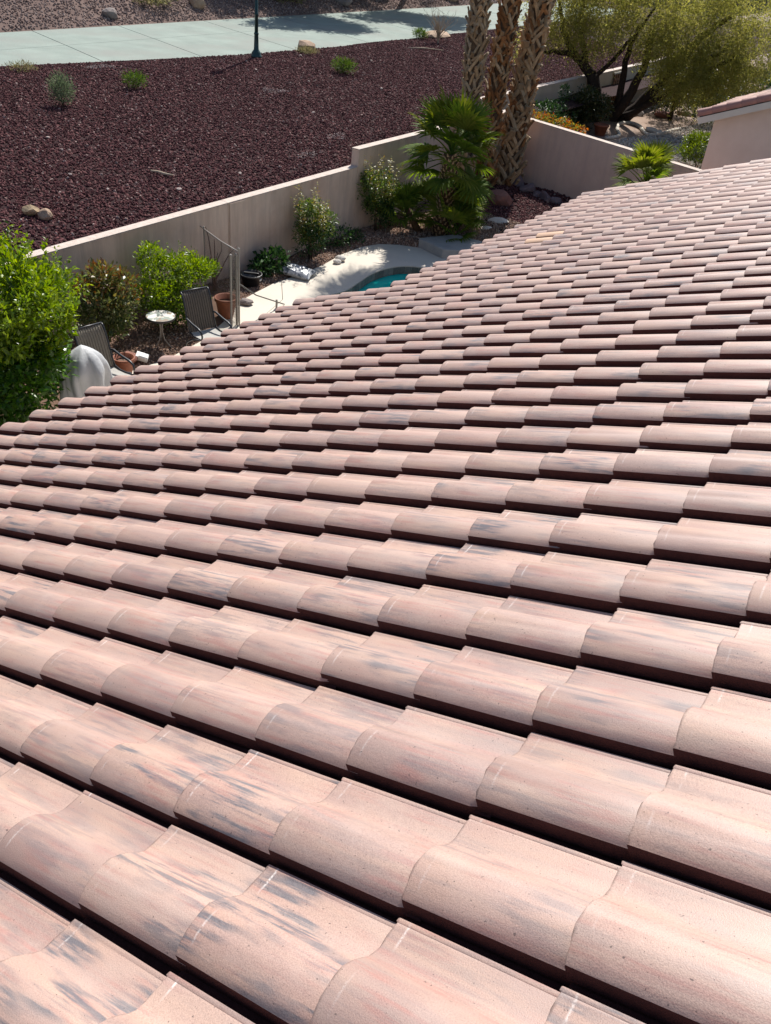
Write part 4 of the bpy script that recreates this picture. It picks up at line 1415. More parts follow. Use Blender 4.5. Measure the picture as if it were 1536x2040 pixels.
def pot(label, loc, r, h):
    o = MB(); o.lathe([(r * 0.62, 0), (r * 0.75, h * 0.3), (r * 0.9, h * 0.8), (r * 0.92, h * 0.84), (r * 1.02, h * 0.85), (r * 1.03, h), (r * 0.9, h), (r * 0.86, h * 0.72), (0.001, h * 0.7)], n=28, close=False)
    root = empty('plant_pot', loc)
    tag(root, label, 'pot')
    o.build('pot_wall', M['terracotta'], root, True)
    mb = MB(); mb.lathe([(0.001, h * 0.73), (r * 0.87, h * 0.735)], n=24, close=False); mb.build('potting_soil', M['soil'], root)


pot('large empty terracotta pot behind the fence post', (-9.70, 10.60, DECK_Z), 0.205, 0.38)
pot('small terracotta pot beside the left patio chair', (-9.28, 7.78, DECK_Z), 0.17, 0.30)

# covered grill
cv = empty('covered_grill', (-8.62, 6.5, DECK_Z))
tag(cv, 'round barbecue grill under a wrinkled light grey cover', 'grill')
vs = []; fs = []
NA, NZ = 120, 24
for k in range(NZ):
    t_ = k / (NZ - 1)
    z = 0.12 + 1.03 * t_
    rr = 0.32 * (1 - max(0, (t_ - 0.62) / 0.38) ** 2.2 * 0.96)
    for q in range(NA):
        a = 2 * math.pi * q / NA
        fold = 0.045 * math.sin(a * 7 + 1.5 * math.sin(t_ * 3)) * (1 - t_) ** 0.5 + 0.02 * math.sin(a * 13 + t_ * 4) * (1 - t_)
        fold += 0.016 * math.sin(a * 5 - t_ * 9) - 0.035 * (1 - abs(math.sin(a * 4.5 + t_ * 1.2))) ** 3 * (1 - t_) ** 0.4
        fold *= min(1.0, (1 - t_) * 4)
        x_ = math.cos(a) * (rr + fold); y_ = math.sin(a) * (rr * 1.1 + fold)
        vs.append((x_, y_, z + 0.03 * math.sin(a * 3 + 1) * (1 - t_) + (0.02 * math.sin(x_ * 9) if t_ > 0.8 else 0)))
for k in range(NZ - 1):
    for q in range(NA):
        q2 = (q + 1) % NA
        fs.append((k * NA + q, k * NA + q2, (k + 1) * NA + q2, (k + 1) * NA + q))
fs.append(tuple(range((NZ - 1) * NA, NZ * NA)))
mb = MB(); mb.add(vs, fs); mb.build('cover', M['cover'], cv, True)
for q in range(3):
    a = q * 2.094
    mb = MB(); mb.tube([(0.2 * math.cos(a), 0.2 * math.sin(a), 0.4), (0.3 * math.cos(a), 0.3 * math.sin(a), 0.0)], 0.014, 6); mb.build('leg', M['iron'], cv)
mb = MB(); mb.lathe([(0.02, 0), (0.20, 0.005), (0.20, 0.03), (0.14, 0.06), (0.05, 0.085), (0.02, 0.085)], n=20)
o = mb.build('black_basin', M['black_plastic'], None, True, loc=(-8.35, 5.62, DECK_Z))
tag(o, 'round black basin upside down on the patio below the leafy tree', 'basin')

# black bucket, silver bag
bk = empty('black_bucket', (-10.45, 12.15, 0.05), 0.5)
tag(bk, 'black plastic tub with a white label near the wall', 'bucket')
mb = MB(); mb.lathe([(0.16, 0), (0.21, 0.2), (0.23, 0.2), (0.23, 0.23), (0.20, 0.23), (0.17, 0.05), (0.001, 0.05)], n=20, close=False); mb.build('tub', M['black_plastic'], bk, True)
mb = MB(); mb.box((0.0, 0, 0.235), (0.3, 0.05, 0.04)); mb.build('handle', M['black_plastic'], bk, bevel=0.008)
mb = MB(); mb.box((0.195, -0.02, 0.13), (0.03, 0.07, 0.035)); mb.build('paper_label', M['white_plastic'], bk)

vs = []; fs = []
NU, NV = 26, 16
for side in (1, -1):
    for i in range(NU):
        for j in range(NV):
            u = i / (NU - 1) * 2 - 1; v = j / (NV - 1) * 2 - 1
            hgt = max(0, (1 - u ** 4) * (1 - v ** 4)) ** 0.6
            pin = 1 - 0.10 * (1 - abs(v)) * abs(u) ** 3
            wr = 0.012 * math.sin(u * 9 + v * 4) * math.sin(v * 8 - u * 3) * hgt
            vs.append((u * 0.36 * pin, v * 0.22 * (1 - 0.08 * (1 - abs(u)) * abs(v) ** 3), side * (0.085 * hgt) + wr + 0.002 * side))
for side in range(2):
    b0 = side * NU * NV
    for i in range(NU - 1):
        for j in range(NV - 1):
            q = (b0 + i * NV + j, b0 + (i + 1) * NV + j, b0 + (i + 1) * NV + j + 1, b0 + i * NV + j + 1)
            fs.append(q if side == 0 else tuple(reversed(q)))
mb = MB(); mb.add(vs, fs)
o = mb.build('soil_bag', M['bag'], None, True, loc=(-10.12, 13.2, 0.155), rot=(0.05, 0.08, 0.28))
tag(o, 'silver printed plastic bag lying at the edge of the pool deck', 'bag')

# pool safety fence
pf = empty('pool_fence', (-9.3, 10.45, DECK_Z))
tag(pf, 'see through mesh pool fence on thin metal posts, partly folded open', 'fence')


def fpost(x, y, h, r=0.014, z0=-0.02):
    mb = MB(); mb.tube([(x, y, z0), (x, y, h)], r, 8); p = mb.build('post', M['post_grey'], pf)
    mb = MB(); mb.lathe([(0.004, h - 0.01), (r * 1.35, h), (r * 1.35, h + 0.02), (0.004, h + 0.034)], (x, y, 0), 8); mb.build('post_cap', M['post_grey'], p, True)


A_ = (-1.55, 0.82); B_ = (0.02, 0.04); C_ = (-0.05, -0.09)
fpost(*A_, 1.22); fpost(*B_, 1.40, 0.016); fpost(*C_, 1.30, 0.02)
for k, (dx, dy) in enumerate(((-0.05, -0.02), (0.0, -0.05))):
    fpost(B_[0] + dx, B_[1] + dy, 1.30, 0.013)
mb = MB(); mb.tube([(A_[0] - 0.25, A_[1] + 0.1, 1.20), (A_[0], A_[1], 1.2), ((A_[0] + B_[0]) / 2, (A_[1] + B_[1]) / 2, 1.26), (B_[0], B_[1], 1.36)], 0.010, 6); mb.build('top_rail', M['post_grey'], pf, True)
for (p, q, h1, h2) in ((A_, B_, 1.19, 1.33), (B_, C_, 1.33, 1.26)):
    d = Vector((q[0] - p[0], q[1] - p[1], 0)); nrm = Vector((-d.y, d.x, 0)).normalized() * 0.002
    vs = [Vector((p[0], p[1], 0.05)), Vector((q[0], q[1], 0.05)), Vector((q[0], q[1], h2)), Vector((p[0], p[1], h1))]
    mb = MB(); mb.add([v + nrm for v in vs] + [v - nrm for v in vs], [(0, 1, 2, 3), (7, 6, 5, 4), (0, 4, 5, 1), (1, 5, 6, 2), (2, 6, 7, 3), (3, 7, 4, 0)])
    mb.build('mesh_panel', M['fence_mesh'], pf)
mb = MB(); mb.tube([(0.0, 0.05, 0.78), (-0.02, 0.55, 0.42), (0.0, 1.35, 0.02)], 0.013, 6); mb.build('brace_strap', M['bronze'], pf, True)
mb = MB(); mb.tube([(-0.02, 1.14, -0.02), (-0.02, 1.14, 0.17)], 0.02, 8); mb.build('anchor', M['post_grey'], pf)

# ------------------------------------------------------------------ terrace things
lp = empty('lamp_post', (-20.95, 24.4, 1.78))
tag(lp, 'dark green lamp post standing at the edge of the path', 'lamp post')
mb = MB(); mb.lathe([(0.19, 0), (0.19, 0.05), (0.165, 0.07), (0.16, 0.14), (0.12, 0.19), (0.085, 0.24), (0.075, 0.5), (0.07, 0.68), (0.082, 0.69), (0.082, 0.73), (0.06, 0.75)], n=14); mb.build('base', M['lamp_green'], lp, True)
mb = MB(); mb.lathe([(0.062, 0.74), (0.058, 1.25), (0.068, 1.26), (0.068, 1.30), (0.056, 1.31), (0.045, 3.6), (0.09, 3.62), (0.09, 3.7)], n=12); mb.build('shaft', M['lamp_green'], lp, True)
mb = MB(); mb.lathe([(0.09, 3.70), (0.16, 3.85), (0.19, 4.0), (0.15, 4.15), (0.02, 4.2)], n=16); mb.build('lantern', M['glass_lamp'], lp, True)

put_rock('path_boulder', 'tan boulder with a sunlit top at the path edge right of the lamp', (-20.95, 27.05, 1.86), (0.40, 0.52, 0.34), 'rock_tan', 41, 0.3, 'boulder')
put_rock('path_boulder', 'low reddish tan boulder by the path next to the dry twiggy shrub', (-21.1, 36.5, 1.86), (0.55, 1.0, 0.22), 'rock_tan', 42, 0.1, 'boulder')
put_rock('hill_boulder', 'big violet grey boulder on the hillside behind the path', (-29.6, 31.6, 2.7), (0.75, 0.7, 0.75), 'rock_violet', 43, 0.2, 'boulder')
put_rock('hill_boulder', 'brown boulder just left of the violet one on the hillside', (-30.2, 30.2, 2.9), (0.6, 0.9, 0.5), 'rock_grey', 44, 0.8, 'boulder')
put_rock('hill_boulder', 'dark boulder on the hillside beyond the shaded part of the path', (-29.2, 43.5, 2.6), (0.8, 0.9, 0.65), 'rock_grey', 45, 1.4, 'boulder')
put_rock('hill_boulder', 'grey boulder high on the hillside above the lamp post', (-30.4, 36.6, 3.0), (0.8, 1.0, 0.6), 'rock_violet', 46, 2.0, 'boulder')

put_rock('broken_rock', 'cream coloured broken rock lying on the gravel near the left end', (-12.75, 8.95, 1.60), (0.17, 0.13, 0.10), 'rock_cream', 51, 0.4)
put_rock('broken_rock', 'pinkish rock touching the cream one on the gravel', (-12.45, 9.02, 1.58), (0.14, 0.15, 0.11), 'rock_tan', 52, 0.9)
mb = MB(); mb.tube([(-0.26, 0, 0.03), (-0.1, 0.02, 0.035), (0.08, 0.0, 0.03), (0.25, 0.03, 0.03)], [0.018, 0.026, 0.027, 0.014], 8)
o = mb.build('stick', M['wood_pale'], None, True, loc=(-13.12, 12.42, hill_z(-13.1, 12.4) + 0.02), rot=(0, 0, 0.18))
tag(o, 'pale broken stick lying alone on the dark gravel', 'stick')
mb = MB(); mb.tube([(-0.9, 0, 0.04), (-0.2, 0.05, 0.06), (0.6, 0.0, 0.03)], [0.02, 0.03, 0.012], 6)
o = mb.build('stick', M['wood_pale'], None, True, loc=(-19.3, 33.0, hill_z(-19.3, 33) + 0.02), rot=(0, 0, 0.9))
tag(o, 'long pale branch lying below the dry twiggy shrub', 'stick')

# small pale stones one can count on the dark gravel
rs_ = random.Random(77)
stone_me = [rock_mesh('pale_stone', (0.06, 0.045, 0.03), 60 + s, 0.3, 1) for s in range(3)]
for me in stone_me: me.materials.append(M['rock_dusty'])
for k, (x, y) in enumerate([(-16.36, 12.21), (-15.6, 9.4), (-14.4, 13.6), (-13.6, 15.3), (-12.3, 13.9), (-17.2, 16.4), (-18.6, 19.2), (-16.2, 18.3), (-14.9, 19.8), (-13.7, 21.2), (-19.4, 22.6), (-17.5, 22.9), (-15.9, 24.6), (-18.8, 28.2), (-20.3, 26.0), (-20.5, 23.4), (-21.3, 21.8), (-21.6, 20.4), (-13.0, 10.9), (-12.2, 12.0), (-14.2, 11.0), (-17.9, 13.2), (-20.2, 30.1), (-16.8, 30.5), (-12.9, 17.2), (-12.1, 15.0)]):
    s = rs_.uniform(0.55, 1.25)
    o = link_mesh('pale_stone', stone_me[k % 3], None, None, (x, y, hill_z(x, y) + 0.035), (rs_.uniform(-.4, .4), rs_.uniform(-.4, .4), rs_.uniform(0, 6)), (s, s, s))
    tag(o, 'small pale stone lying loose on the dark red gravel', 'stone', 'pale stones on the gravel')


def pale_patch(label, loc, sx, sy, seed):
    sheet = poly_sheet('pale_grit', [(loc[0] + sx * math.cos(a) * (0.7 + 0.3 * math.sin(a * 3 + seed)), loc[1] + sy * math.sin(a) * (0.75 + 0.25 * math.cos(a * 2 + seed))) for a in lin(0, 6.28 * 15 / 16, 16)], lambda x, y: hill_z(x, y) + 0.022)
    scatter('pale_grit', sheet, M['grit'], 320.0, (0.010, 0.028), label, 'gravel', seed)


pale_patch('patch of pale grit on the gravel left of the wall step', (-13.05, 18.4), 0.3, 0.5, 2)
pale_patch('patch of pale grit close behind the garden wall', (-12.35, 16.4), 0.22, 0.5, 3)
pale_patch('patch of pale grit below the tan boulder', (-17.2, 20.9), 0.5, 0.5, 5)
pale_patch('patch of pale grit beside the path near the left edge', (-21.6, 18.2), 0.35, 0.9, 6)


def tuft(name, label, loc, r, h, mat, n, L, W_, cat='shrub'):
    base = (loc[0], loc[1], hill_z(loc[0], loc[1]) + 0.0)
    shrub(name, label, base, [('foliage', mat, clump_leaves([(0, 0, h * 0.55, r, r, h * 0.5, n)], L, W_, 0.7, 0.3))], 5, h * 0.7, r * 0.6, cat=cat, stem_r=0.008)


tuft('round_bush', 'grey green round bush alone on the gravel at the left', (-18.45, 14.35), 0.32, 0.72, 'leaf_grey', 1500, 0.075, 0.018)
tuft('grassy_tuft', 'small dark green tuft right of the grey green bush', (-19.15, 17.3), 0.34, 0.42, 'leaf_tuft', 900, 0.085, 0.016)
tuft('grassy_tuft', 'dark green tuft on the gravel near the wall of tall palms', (-17.95, 25.35), 0.42, 0.46, 'leaf_tuft', 1000, 0.10, 0.02)
tuft('grassy_tuft', 'low yellowish tuft in front of the sunlit boulder', (-20.5, 26.6), 0.42, 0.22, 'leaf_dry', 500, 0.09, 0.016)
tuft('grassy_tuft', 'pale dry tuft beside the path at the left edge', (-22.0, 15.9), 0.45, 0.22, 'leaf_dry', 420, 0.09, 0.014)
tuft('grassy_tuft', 'bright green tuft left of the dry twiggy shrub', (-21.0, 35.0), 0.34, 0.36, 'leaf_tuft', 700, 0.10, 0.02)
tw = empty('dry_shrub', (-20.1, 35.0, hill_z(-20.1, 35.0)))
tag(tw, 'bare dry twiggy shrub at the edge of the path', 'shrub')
for k in range(34):
    a = RNG.random() * 6.283; s = 0.15 + 0.65 * RNG.random(); h = 0.7 + 0.45 * RNG.random()
    pts = [(math.cos(a) * s * t * t + RNG.normal() * 0.02, math.sin(a) * s * t * t + RNG.normal() * 0.02, h * t) for t in lin(0, 1, 5)]
    mb = MB(); mb.tube(pts, [0.014, 0.012, 0.010, 0.008, 0.004], 4)
    for q in range(3):
        p = Vector(pts[2 + q % 3]); d = Vector((RNG.normal() * 0.12, RNG.normal() * 0.12, 0.22))
        mb.tube([p, p + d * 0.6, p + d], [0.007, 0.006, 0.003], 4)
    mb.build('twig', M['wood_pale'], tw)

# ------------------------------------------------------------------ neighbour's yard
nb = grid_sheet('neighbour_yard', lin(-12.3, 4, 30), lin(21.0, 50, 40), lambda x, y: 0.6 + 0.02 * math.sin(x * 1.7 + y))
for v in nb.vertices:
    if v.co.y < side_y(v.co.x) + 0.12: v.co.y = side_y(v.co.x) + 0.12
tag(link_mesh('neighbour_yard', nb, M['nb_ground']), 'sandy ground of the neighbouring yard behind the side wall', 'yard', kind='structure')
gsheet = poly_sheet('pale_gravel', [(-9.7, 30.4), (-8.9, 32.6), (-8.9, 34.6), (-8.4, 38.5), (-4, 38.5), (-3, 26), (-7.4, 25.2), (-9.3, 27.6)], lambda x, y: 0.628, 3)
scatter('pale_gravel', gsheet, M['grey_pebble'], 260.0, (0.015, 0.042), 'pale grey gravel of the neighbouring yard', 'gravel', 21)
kb = empty('kerb_edging', (-10.2, 32, 0.6))
tag(kb, 'curved whitewashed concrete kerb edging in the neighbouring yard', 'kerb')
kp = catmull([(-10.0, 29.9), (-9.86, 30.5), (-10.4, 31.7), (-10.65, 32.6), (-10.45, 33.2), (-10.0, 32.9), (-9.6, 32.2), (-9.25, 31.8), (-9.0, 32.4), (-8.95, 33.2), (-8.9, 34.2)], 6)[:-8]
for q in range(0, len(kp) - 3, 3):
    mb = MB(); mb.tube([(x + 10.2, y - 32, 0.05) for x, y in kp[q:q + 4]], 0.065, 6); mb.build('kerb_piece', M['kerb_white'], kb, True)
for k, (x, y, s, lb) in enumerate([(-9.5, 32.75, 0.24, 'pale flat stone inside the loop of the kerb edging'), (-9.15, 32.55, 0.17, 'small pale stone right beside the flat one in the kerb loop'), (-10.2, 36.0, 0.45, 'reddish rock in the shade under the spreading tree'), (-11.0, 35.3, 0.35, 'grey rock at the foot of the leaning trunks'), (-9.7, 37.3, 0.4, 'sunlit tan rock behind the dark conical shrub')]):
    put_rock('yard_rock', lb, (x, y, 0.66), (s, s * 0.8, s * 0.45), ['rock_white', 'rock_white', 'rock_red', 'rock_grey', 'rock_tan'][k], 80 + k, k * 0.8)
o = MB(); o.lathe([(0.16, 0), (0.24, 0.30), (0.26, 0.30), (0.26, 0.36), (0.22, 0.36), (0.2, 0.1), (0.001, 0.1)], n=18, close=False)
o = o.build('clay_pot', M['terracotta'], None, True, loc=(-10.45, 30.2, 0.6))
tag(o, 'clay pot behind the side wall next to the dark round shrub', 'pot')

# brown wooden trellis leaning at the wall
tr = empty('wooden_trellis', (-12.1, 35.6, 0.62), 0.0)
tag(tr, 'brown wooden trellis panel leaning on the tan boundary wall', 'trellis')
lean = Matrix.Rotation(-0.10, 3, 'Y')
for q in range(5):
    mb = MB(); mb.box(lean @ Vector((0.06, -0.42 + q * 0.21, 0.62)), (0.03, 0.11, 1.2), lean); mb.build('slat', M['wood_brown'], tr)
for q in range(3):
    mb = MB(); mb.box(lean @ Vector((0.085, 0, 0.2 + q * 0.42)), (0.02, 1.0, 0.06), lean); mb.build('rail', M['wood_brown'], tr)
mb = MB(); mb.box(lean @ Vector((0.06, 0, 1.26)), (0.07, 1.15, 0.06), lean); mb.build('top_rail', M['kerb_white'], tr)

# spreading mesquite-like tree
mq = empty('spreading_tree', (-11.6, 32.3, 0.58))
tag(mq, 'large feathery olive green tree with a dark forked trunk', 'tree')
O3 = Vector((-11.6, 32.3, 0.58))


def limb(nm, pts, r0, r1, parent=mq, org=O3):
    pts = [Vector(p) - org for p in pts]
    # subdivide with a little wander
    out = []
    for k in range(len(pts) - 1):
        for q in range(4):
            p = pts[k].lerp(pts[k + 1], q / 4)
            if not (k == 0 and q == 0): p += Vector((RNG.normal(), RNG.normal(), RNG.normal())) * 0.02
            out.append(p)
    out.append(pts[-1])
    mb = MB(); mb.tube(out, [r0 + (r1 - r0) * (k / (len(out) - 1)) for k in range(len(out))], 8)
    return mb.build(nm, M['bark_dark'], parent, True)


trunk = limb('trunk', [(-11.6, 32.3, 0.45), (-11.72, 32.3, 1.4), (-11.95, 32.3, 2.1)], 0.28, 0.22)
limb('limb', [(-11.95, 32.3, 2.05), (-12.6, 32.3, 2.5), (-13.0, 32.4, 2.75), (-13.5, 32.5, 3.3), (-13.9, 32.6, 4.2)], 0.19, 0.05)
limb('limb', [(-12.75, 32.3, 2.6), (-13.4, 32.1, 2.62), (-14.0, 32.0, 2.5)], 0.11, 0.04)
limb('limb', [(-12.3, 32.3, 2.4), (-12.5, 32.3, 2.9), (-12.8, 32.3, 3.6), (-12.9, 32.4, 4.5)], 0.12, 0.04)
limb('limb', [(-11.9, 32.3, 2.0), (-11.4, 32.4, 2.65), (-10.9, 32.6, 3.4), (-10.4, 32.8, 4.4)], 0.09, 0.04)
mq2 = empty('leaning_tree', (-11.1, 33.0, 0.58))
tag(mq2, 'second dark tree with leaning trunks under the olive canopy, right of the forked one', 'tree')
O4 = Vector((-11.1, 33.0, 0.58))
for nm, pts, a, b in (('trunk', [(-11.25, 33.0, 0.45), (-10.75, 33.1, 1.5), (-10.45, 33.2, 2.4), (-10.5, 33.3, 3.6)], 0.22, 0.09),
                      ('trunk', [(-11.2, 33.1, 0.5), (-11.05, 33.1, 1.6), (-11.15, 33.1, 2.6), (-10.95, 33.2, 3.8)], 0.16, 0.08),
                      ('trunk', [(-10.95, 33.3, 0.5), (-10.3, 33.6, 1.4), (-9.7, 33.9, 2.4), (-9.0, 34.2, 3.6), (-8.2, 34.4, 4.4)], 0.24, 0.09),
                      ('limb', [(-10.8, 33.2, 0.8), (-9.9, 33.5, 1.4), (-8.9, 33.7, 2.3), (-7.6, 33.8, 3.2)], 0.13, 0.05),
                      ('limb', [(-9.4, 34.0, 2.9), (-8.6, 33.8, 3.0), (-7.8, 33.7, 3.5)], 0.10, 0.04)):
    limb(nm, pts, a, b, mq2, O4)


def sprays(cl, nper, L, W_, parent, name, mat):
    Ps = []; Ds = []; Ns = []
    for (cx, cy, cz, rx, ry, rz, ns) in cl:
        d = rnd_dir(ns)
        rr = 0.45 + 0.6 * RNG.random((ns, 1))
        S = np.array([cx, cy, cz]) + d * rr * np.array([rx, ry, rz])
        dr = d * 0.7 + rnd_dir(ns) * 0.5 + np.array([0, 0, -0.55])
        dr /= np.linalg.norm(dr, axis=1, keepdims=True)
        ln_ = 0.35 + 0.5 * RNG.random((ns, 1))
        for q in range(nper):
            t = (q + 0.5) / nper
            P = S + dr * ln_ * t + np.array([0, 0, -0.18]) * t * t + RNG.normal(size=(ns, 3)) * 0.035
            Ps.append(P); Ds.append(dr * 0.5 + rnd_dir(ns) * 0.8); Ns.append(rnd_dir(ns))
    P = np.concatenate(Ps); n = len(P)
    return leaf_cloud(name, P, np.concatenate(Ds), np.concatenate(Ns), L * (0.6 + 0.8 * RNG.random(n)), W_ * (0.6 + 0.8 * RNG.random(n)), M[mat], parent)


def rel(cl, org): return [(a - org.x, b - org.y, c - org.z, d, e, f, n) for a, b, c, d, e, f, n in cl]


sprays(rel([(-13.9, 32.6, 4.0, 1.0, 1.2, 0.9, 330), (-12.9, 32.4, 4.7, 1.1, 1.3, 0.9, 420), (-13.8, 33.6, 5.3, 1.3, 1.4, 0.9, 300), (-11.9, 32.2, 4.2, 1.0, 1.2, 0.8, 420), (-12.0, 33.0, 5.6, 1.5, 1.5, 1.0, 380), (-14.3, 32.0, 3.1, 0.55, 0.6, 0.5, 120), (-12.0, 31.8, 3.4, 0.7, 0.8, 0.5, 200), (-13.2, 32.2, 3.5, 0.6, 0.7, 0.45, 130)], O3), 15, 0.10, 0.027, mq, 'crown', 'leaf_mesquite')
sprays(rel([(-10.6, 33.0, 4.2, 1.2, 1.3, 0.9, 480), (-9.9, 32.9, 3.3, 0.8, 1.0, 0.6, 300), (-9.3, 33.4, 3.7, 1.2, 1.2, 0.9, 520), (-8.2, 34.0, 4.0, 1.2, 1.3, 0.9, 520), (-9.0, 33.2, 2.7, 0.9, 1.0, 0.6, 330), (-7.9, 33.6, 2.9, 0.9, 1.0, 0.6, 330), (-7.2, 34.4, 3.6, 1.0, 1.2, 0.8, 360), (-9.6, 33.8, 5.2, 1.5, 1.5, 0.9, 420), (-7.6, 34.4, 5.2, 1.5, 1.5, 0.9, 380), (-6.9, 33.2, 2.9, 0.5, 0.7, 0.5, 160), (-8.4, 33.0, 2.2, 0.8, 0.8, 0.45, 240)], O4), 15, 0.10, 0.027, mq2, 'crown', 'leaf_mesquite')

shrub('dark_shrub', 'dense dark round shrub just behind the side wall', (-11.2, 30.6, 0.58), [('foliage', 'leaf_dark2', clump_leaves(rc((0, 0, 0.72), (0.80, 0.75, 0.68), 3600, 18, 101), 0.10, 0.045, 0.3))], 4, 0.8, 0.3)
shrub('dark_shrub', 'low dark green shrub left of the dense round one, near the palms', (-11.6, 28.0, 0.58), [('foliage', 'leaf_dark', clump_leaves(rc((0.1, -0.1, 0.62), (0.8, 1.5, 0.55), 4200, 22, 103), 0.10, 0.045, 0.3)), ('shoots', 'leaf_dark', clump_leaves([(0.1, 0.9, 1.3, 0.16, 0.16, 0.3, 160)], 0.10, 0.04))], 4, 0.8, 0.3)
sh = []
for k in range(9):
    x = -10.75 + 0.26 * k; y = side_y(x) + 0.55
    sh.append((x + 9.7, y - 24.0, 1.43 + 0.05 * math.sin(k * 2.3), 0.22, 0.26, 0.13, 110))
shrub('flower_hedge', 'low hedge of orange flowers along the top of the side wall', (-9.7, 24.0, 0.55), [('flowers', 'flower', clump_leaves([(a, b, c - 0.05, d, e, f, n) for a, b, c, d, e, f, n in sh], 0.07, 0.04, 0.6)), ('foliage', 'leaf_tuft', clump_leaves([(a, b, c - 0.35, d, e, f * 2.0, 220) for a, b, c, d, e, f, n in sh], 0.08, 0.03))], 8, 0.9, 0.6, cat='hedge')
shrub('conical_juniper', 'dark conical juniper beside the neighbouring house', (-8.7, 36.2, 0.58), [('foliage', 'leaf_juniper', clump_leaves([(0, 0, 0.5, 0.75, 0.75, 0.5, 1600), (0, 0, 0.95, 0.58, 0.58, 0.45, 1200), (0, 0, 1.35, 0.36, 0.36, 0.35, 600)], 0.10, 0.03, 0.8))], 2, 0.9, 0.1)
shrub('round_shrub', 'yellow green rounded shrub at the corner of the neighbouring house', (-6.55, 28.6, 0.58), [('foliage', 'leaf_yellowgreen', clump_leaves(rc((0, 0, 0.55), (0.72, 0.75, 0.50), 2600, 14, 110), 0.085, 0.04, 0.4))], 3, 0.6, 0.3)
shrub('shade_tree', 'small dark tree with a single trunk in the deep shade', (-9.75, 35.6, 0.58), [('crown', 'leaf_dark2', clump_leaves(rc((0, 0, 1.55), (0.95, 0.9, 0.55), 2400, 14, 112), 0.10, 0.04, 0.2))], 2, 1.5, 0.15, cat='tree', stem_r=0.08, stem_mat='bark_dark')
shrub('red_shrub', 'shrub with rusty orange leaves beyond the conical juniper', (-8.9, 40.0, 0.58), [('foliage', 'leaf_photinia_top', clump_leaves(rc((0, 0, 1.2), (0.7, 0.7, 0.8), 1200, 8, 114), 0.10, 0.05)), ('lower_foliage', 'leaf_dark', clump_leaves(rc((0, 0, 0.6), (0.9, 0.9, 0.6), 1200, 8, 115), 0.10, 0.05))], 3, 0.9, 0.3)
for k, (x, y, lb) in enumerate(((-7.4, 42, 'tall dark hedge shrub behind the neighbouring roof corner'), (-5.4, 43, 'dark hedge shrub farthest right above the neighbouring roof'), (-10.6, 42.5, 'dark background shrub deep under the feathery canopy'))):
    shrub('back_shrub', lb, (x, y, 0.58), [('foliage', 'leaf_dark', clump_leaves(rc((0, 0, 1.0), (1.1, 1.1, 1.0), 2200, 14, 120 + k), 0.13, 0.06, 0.2))], 3, 0.8, 0.3)

for k, (x, y, r_, lb) in enumerate(((-10.3, 36.6, 1.0, 'dense dark shrub below the canopy left of the small shade tree'), (-8.4, 38.6, 1.0, 'dense dark shrub behind the conical juniper'), (-7.3, 37.0, 0.8, 'dark shrub right of the conical juniper beside the house'))):
    shrub('understory_shrub', lb, (x, y, 0.58), [('foliage', 'leaf_dark2', clump_leaves(rc((0, 0, 0.75), (r_, r_, 0.75), 2400, 16, 140 + k), 0.11, 0.05, 0.2))], 3, 0.6, 0.3)

# neighbouring house: gable end and roof
NX0, NY0 = -5.25, 23.95
nh = empty('neighbour_house', (NX0, NY0, 0.6))
tag(nh, 'neighbouring stucco house with a pink tiled gable roof', 'house')
Wn = 11.0; Dn = 14.0; EZ = 2.28
tana = math.tan(ALPHA)
hx = Wn / 2
mb = MB()
vs = []
for y in (0, Dn): vs += [(0, y, -0.5), (Wn, y, -0.5), (Wn, y, EZ), (hx, y, EZ + hx * tana), (0, y, EZ)]
mb.add(vs, [(0, 1, 2, 3, 4), (9, 8, 7, 6, 5), (0, 5, 6, 1), (1, 6, 7, 2), (2, 7, 8, 3), (3, 8, 9, 4), (4, 9, 5, 0)])
mb.build('wall', M['house_stucco'], nh)
# roof planes
for s in (0, 1):
    mb = MB()
    x0, x1 = (-0.34, hx) if s == 0 else (Wn + 0.34, hx)
    z0 = EZ - 0.34 * tana + 0.10; z1 = EZ + hx * tana + 0.10
    vs = [(x0, -0.26, z0), (x1, -0.26, z1), (x1, Dn + 0.3, z1), (x0, Dn + 0.3, z0)]
    vs += [(x, y, z - 0.09) for x, y, z in vs]
    mb.add(vs, [(0, 1, 2, 3), (7, 6, 5, 4), (0, 4, 5, 1), (1, 5, 6, 2), (2, 6, 7, 3), (3, 7, 4, 0)])
    rp = mb.build('roof_slope', M['underlay'], nh)
    if s == 0: nroof = rp
lenr = (hx + 0.34) / math.cos(ALPHA)
mb = MB(); mb.box((0, 0, 0), (lenr, 0.04, 0.15)); mb.build('barge_board', M['trim'], nh, loc=(-0.34 + lenr / 2 * math.cos(ALPHA), -0.285, EZ - 0.34 * tana + lenr / 2 * math.sin(ALPHA) - 0.02), rot=(0, -ALPHA, 0))
# tiles of the facing slope: rake barrels along the gable, then courses
ntm = tile_mesh('roof_tile', *tile_arrays(PROF, LT_, 1), 'nb_tile')
rk = MB()
n_ = 10; prof_ = [(0.115 * math.cos(a), 0.10 * math.sin(a)) for a in lin(math.pi * 1.28, -math.pi * 0.28, n_)]
vs = []
for x, sc in ((0, 1.0), (0.40, 0.93)):
    for (y, z) in prof_: vs.append((x, y * sc, z * sc - 0.01 * (x > 0)))
fs = [(k, k + 1, n_ + k + 1, n_ + k) for k in range(n_ - 1)] + [tuple(range(n_))]
rk.add(vs, [tuple(reversed(f)) for f in fs])
rkm = rk.mesh('rake_tile', True); rkm.materials.append(M['rake_red'])
rz_e = Vector((-0.34, 0, EZ - 0.34 * tana + 0.10))
ux = Vector((math.cos(ALPHA), 0, math.sin(ALPHA))); uz = Vector((-math.sin(ALPHA), 0, math.cos(ALPHA)))
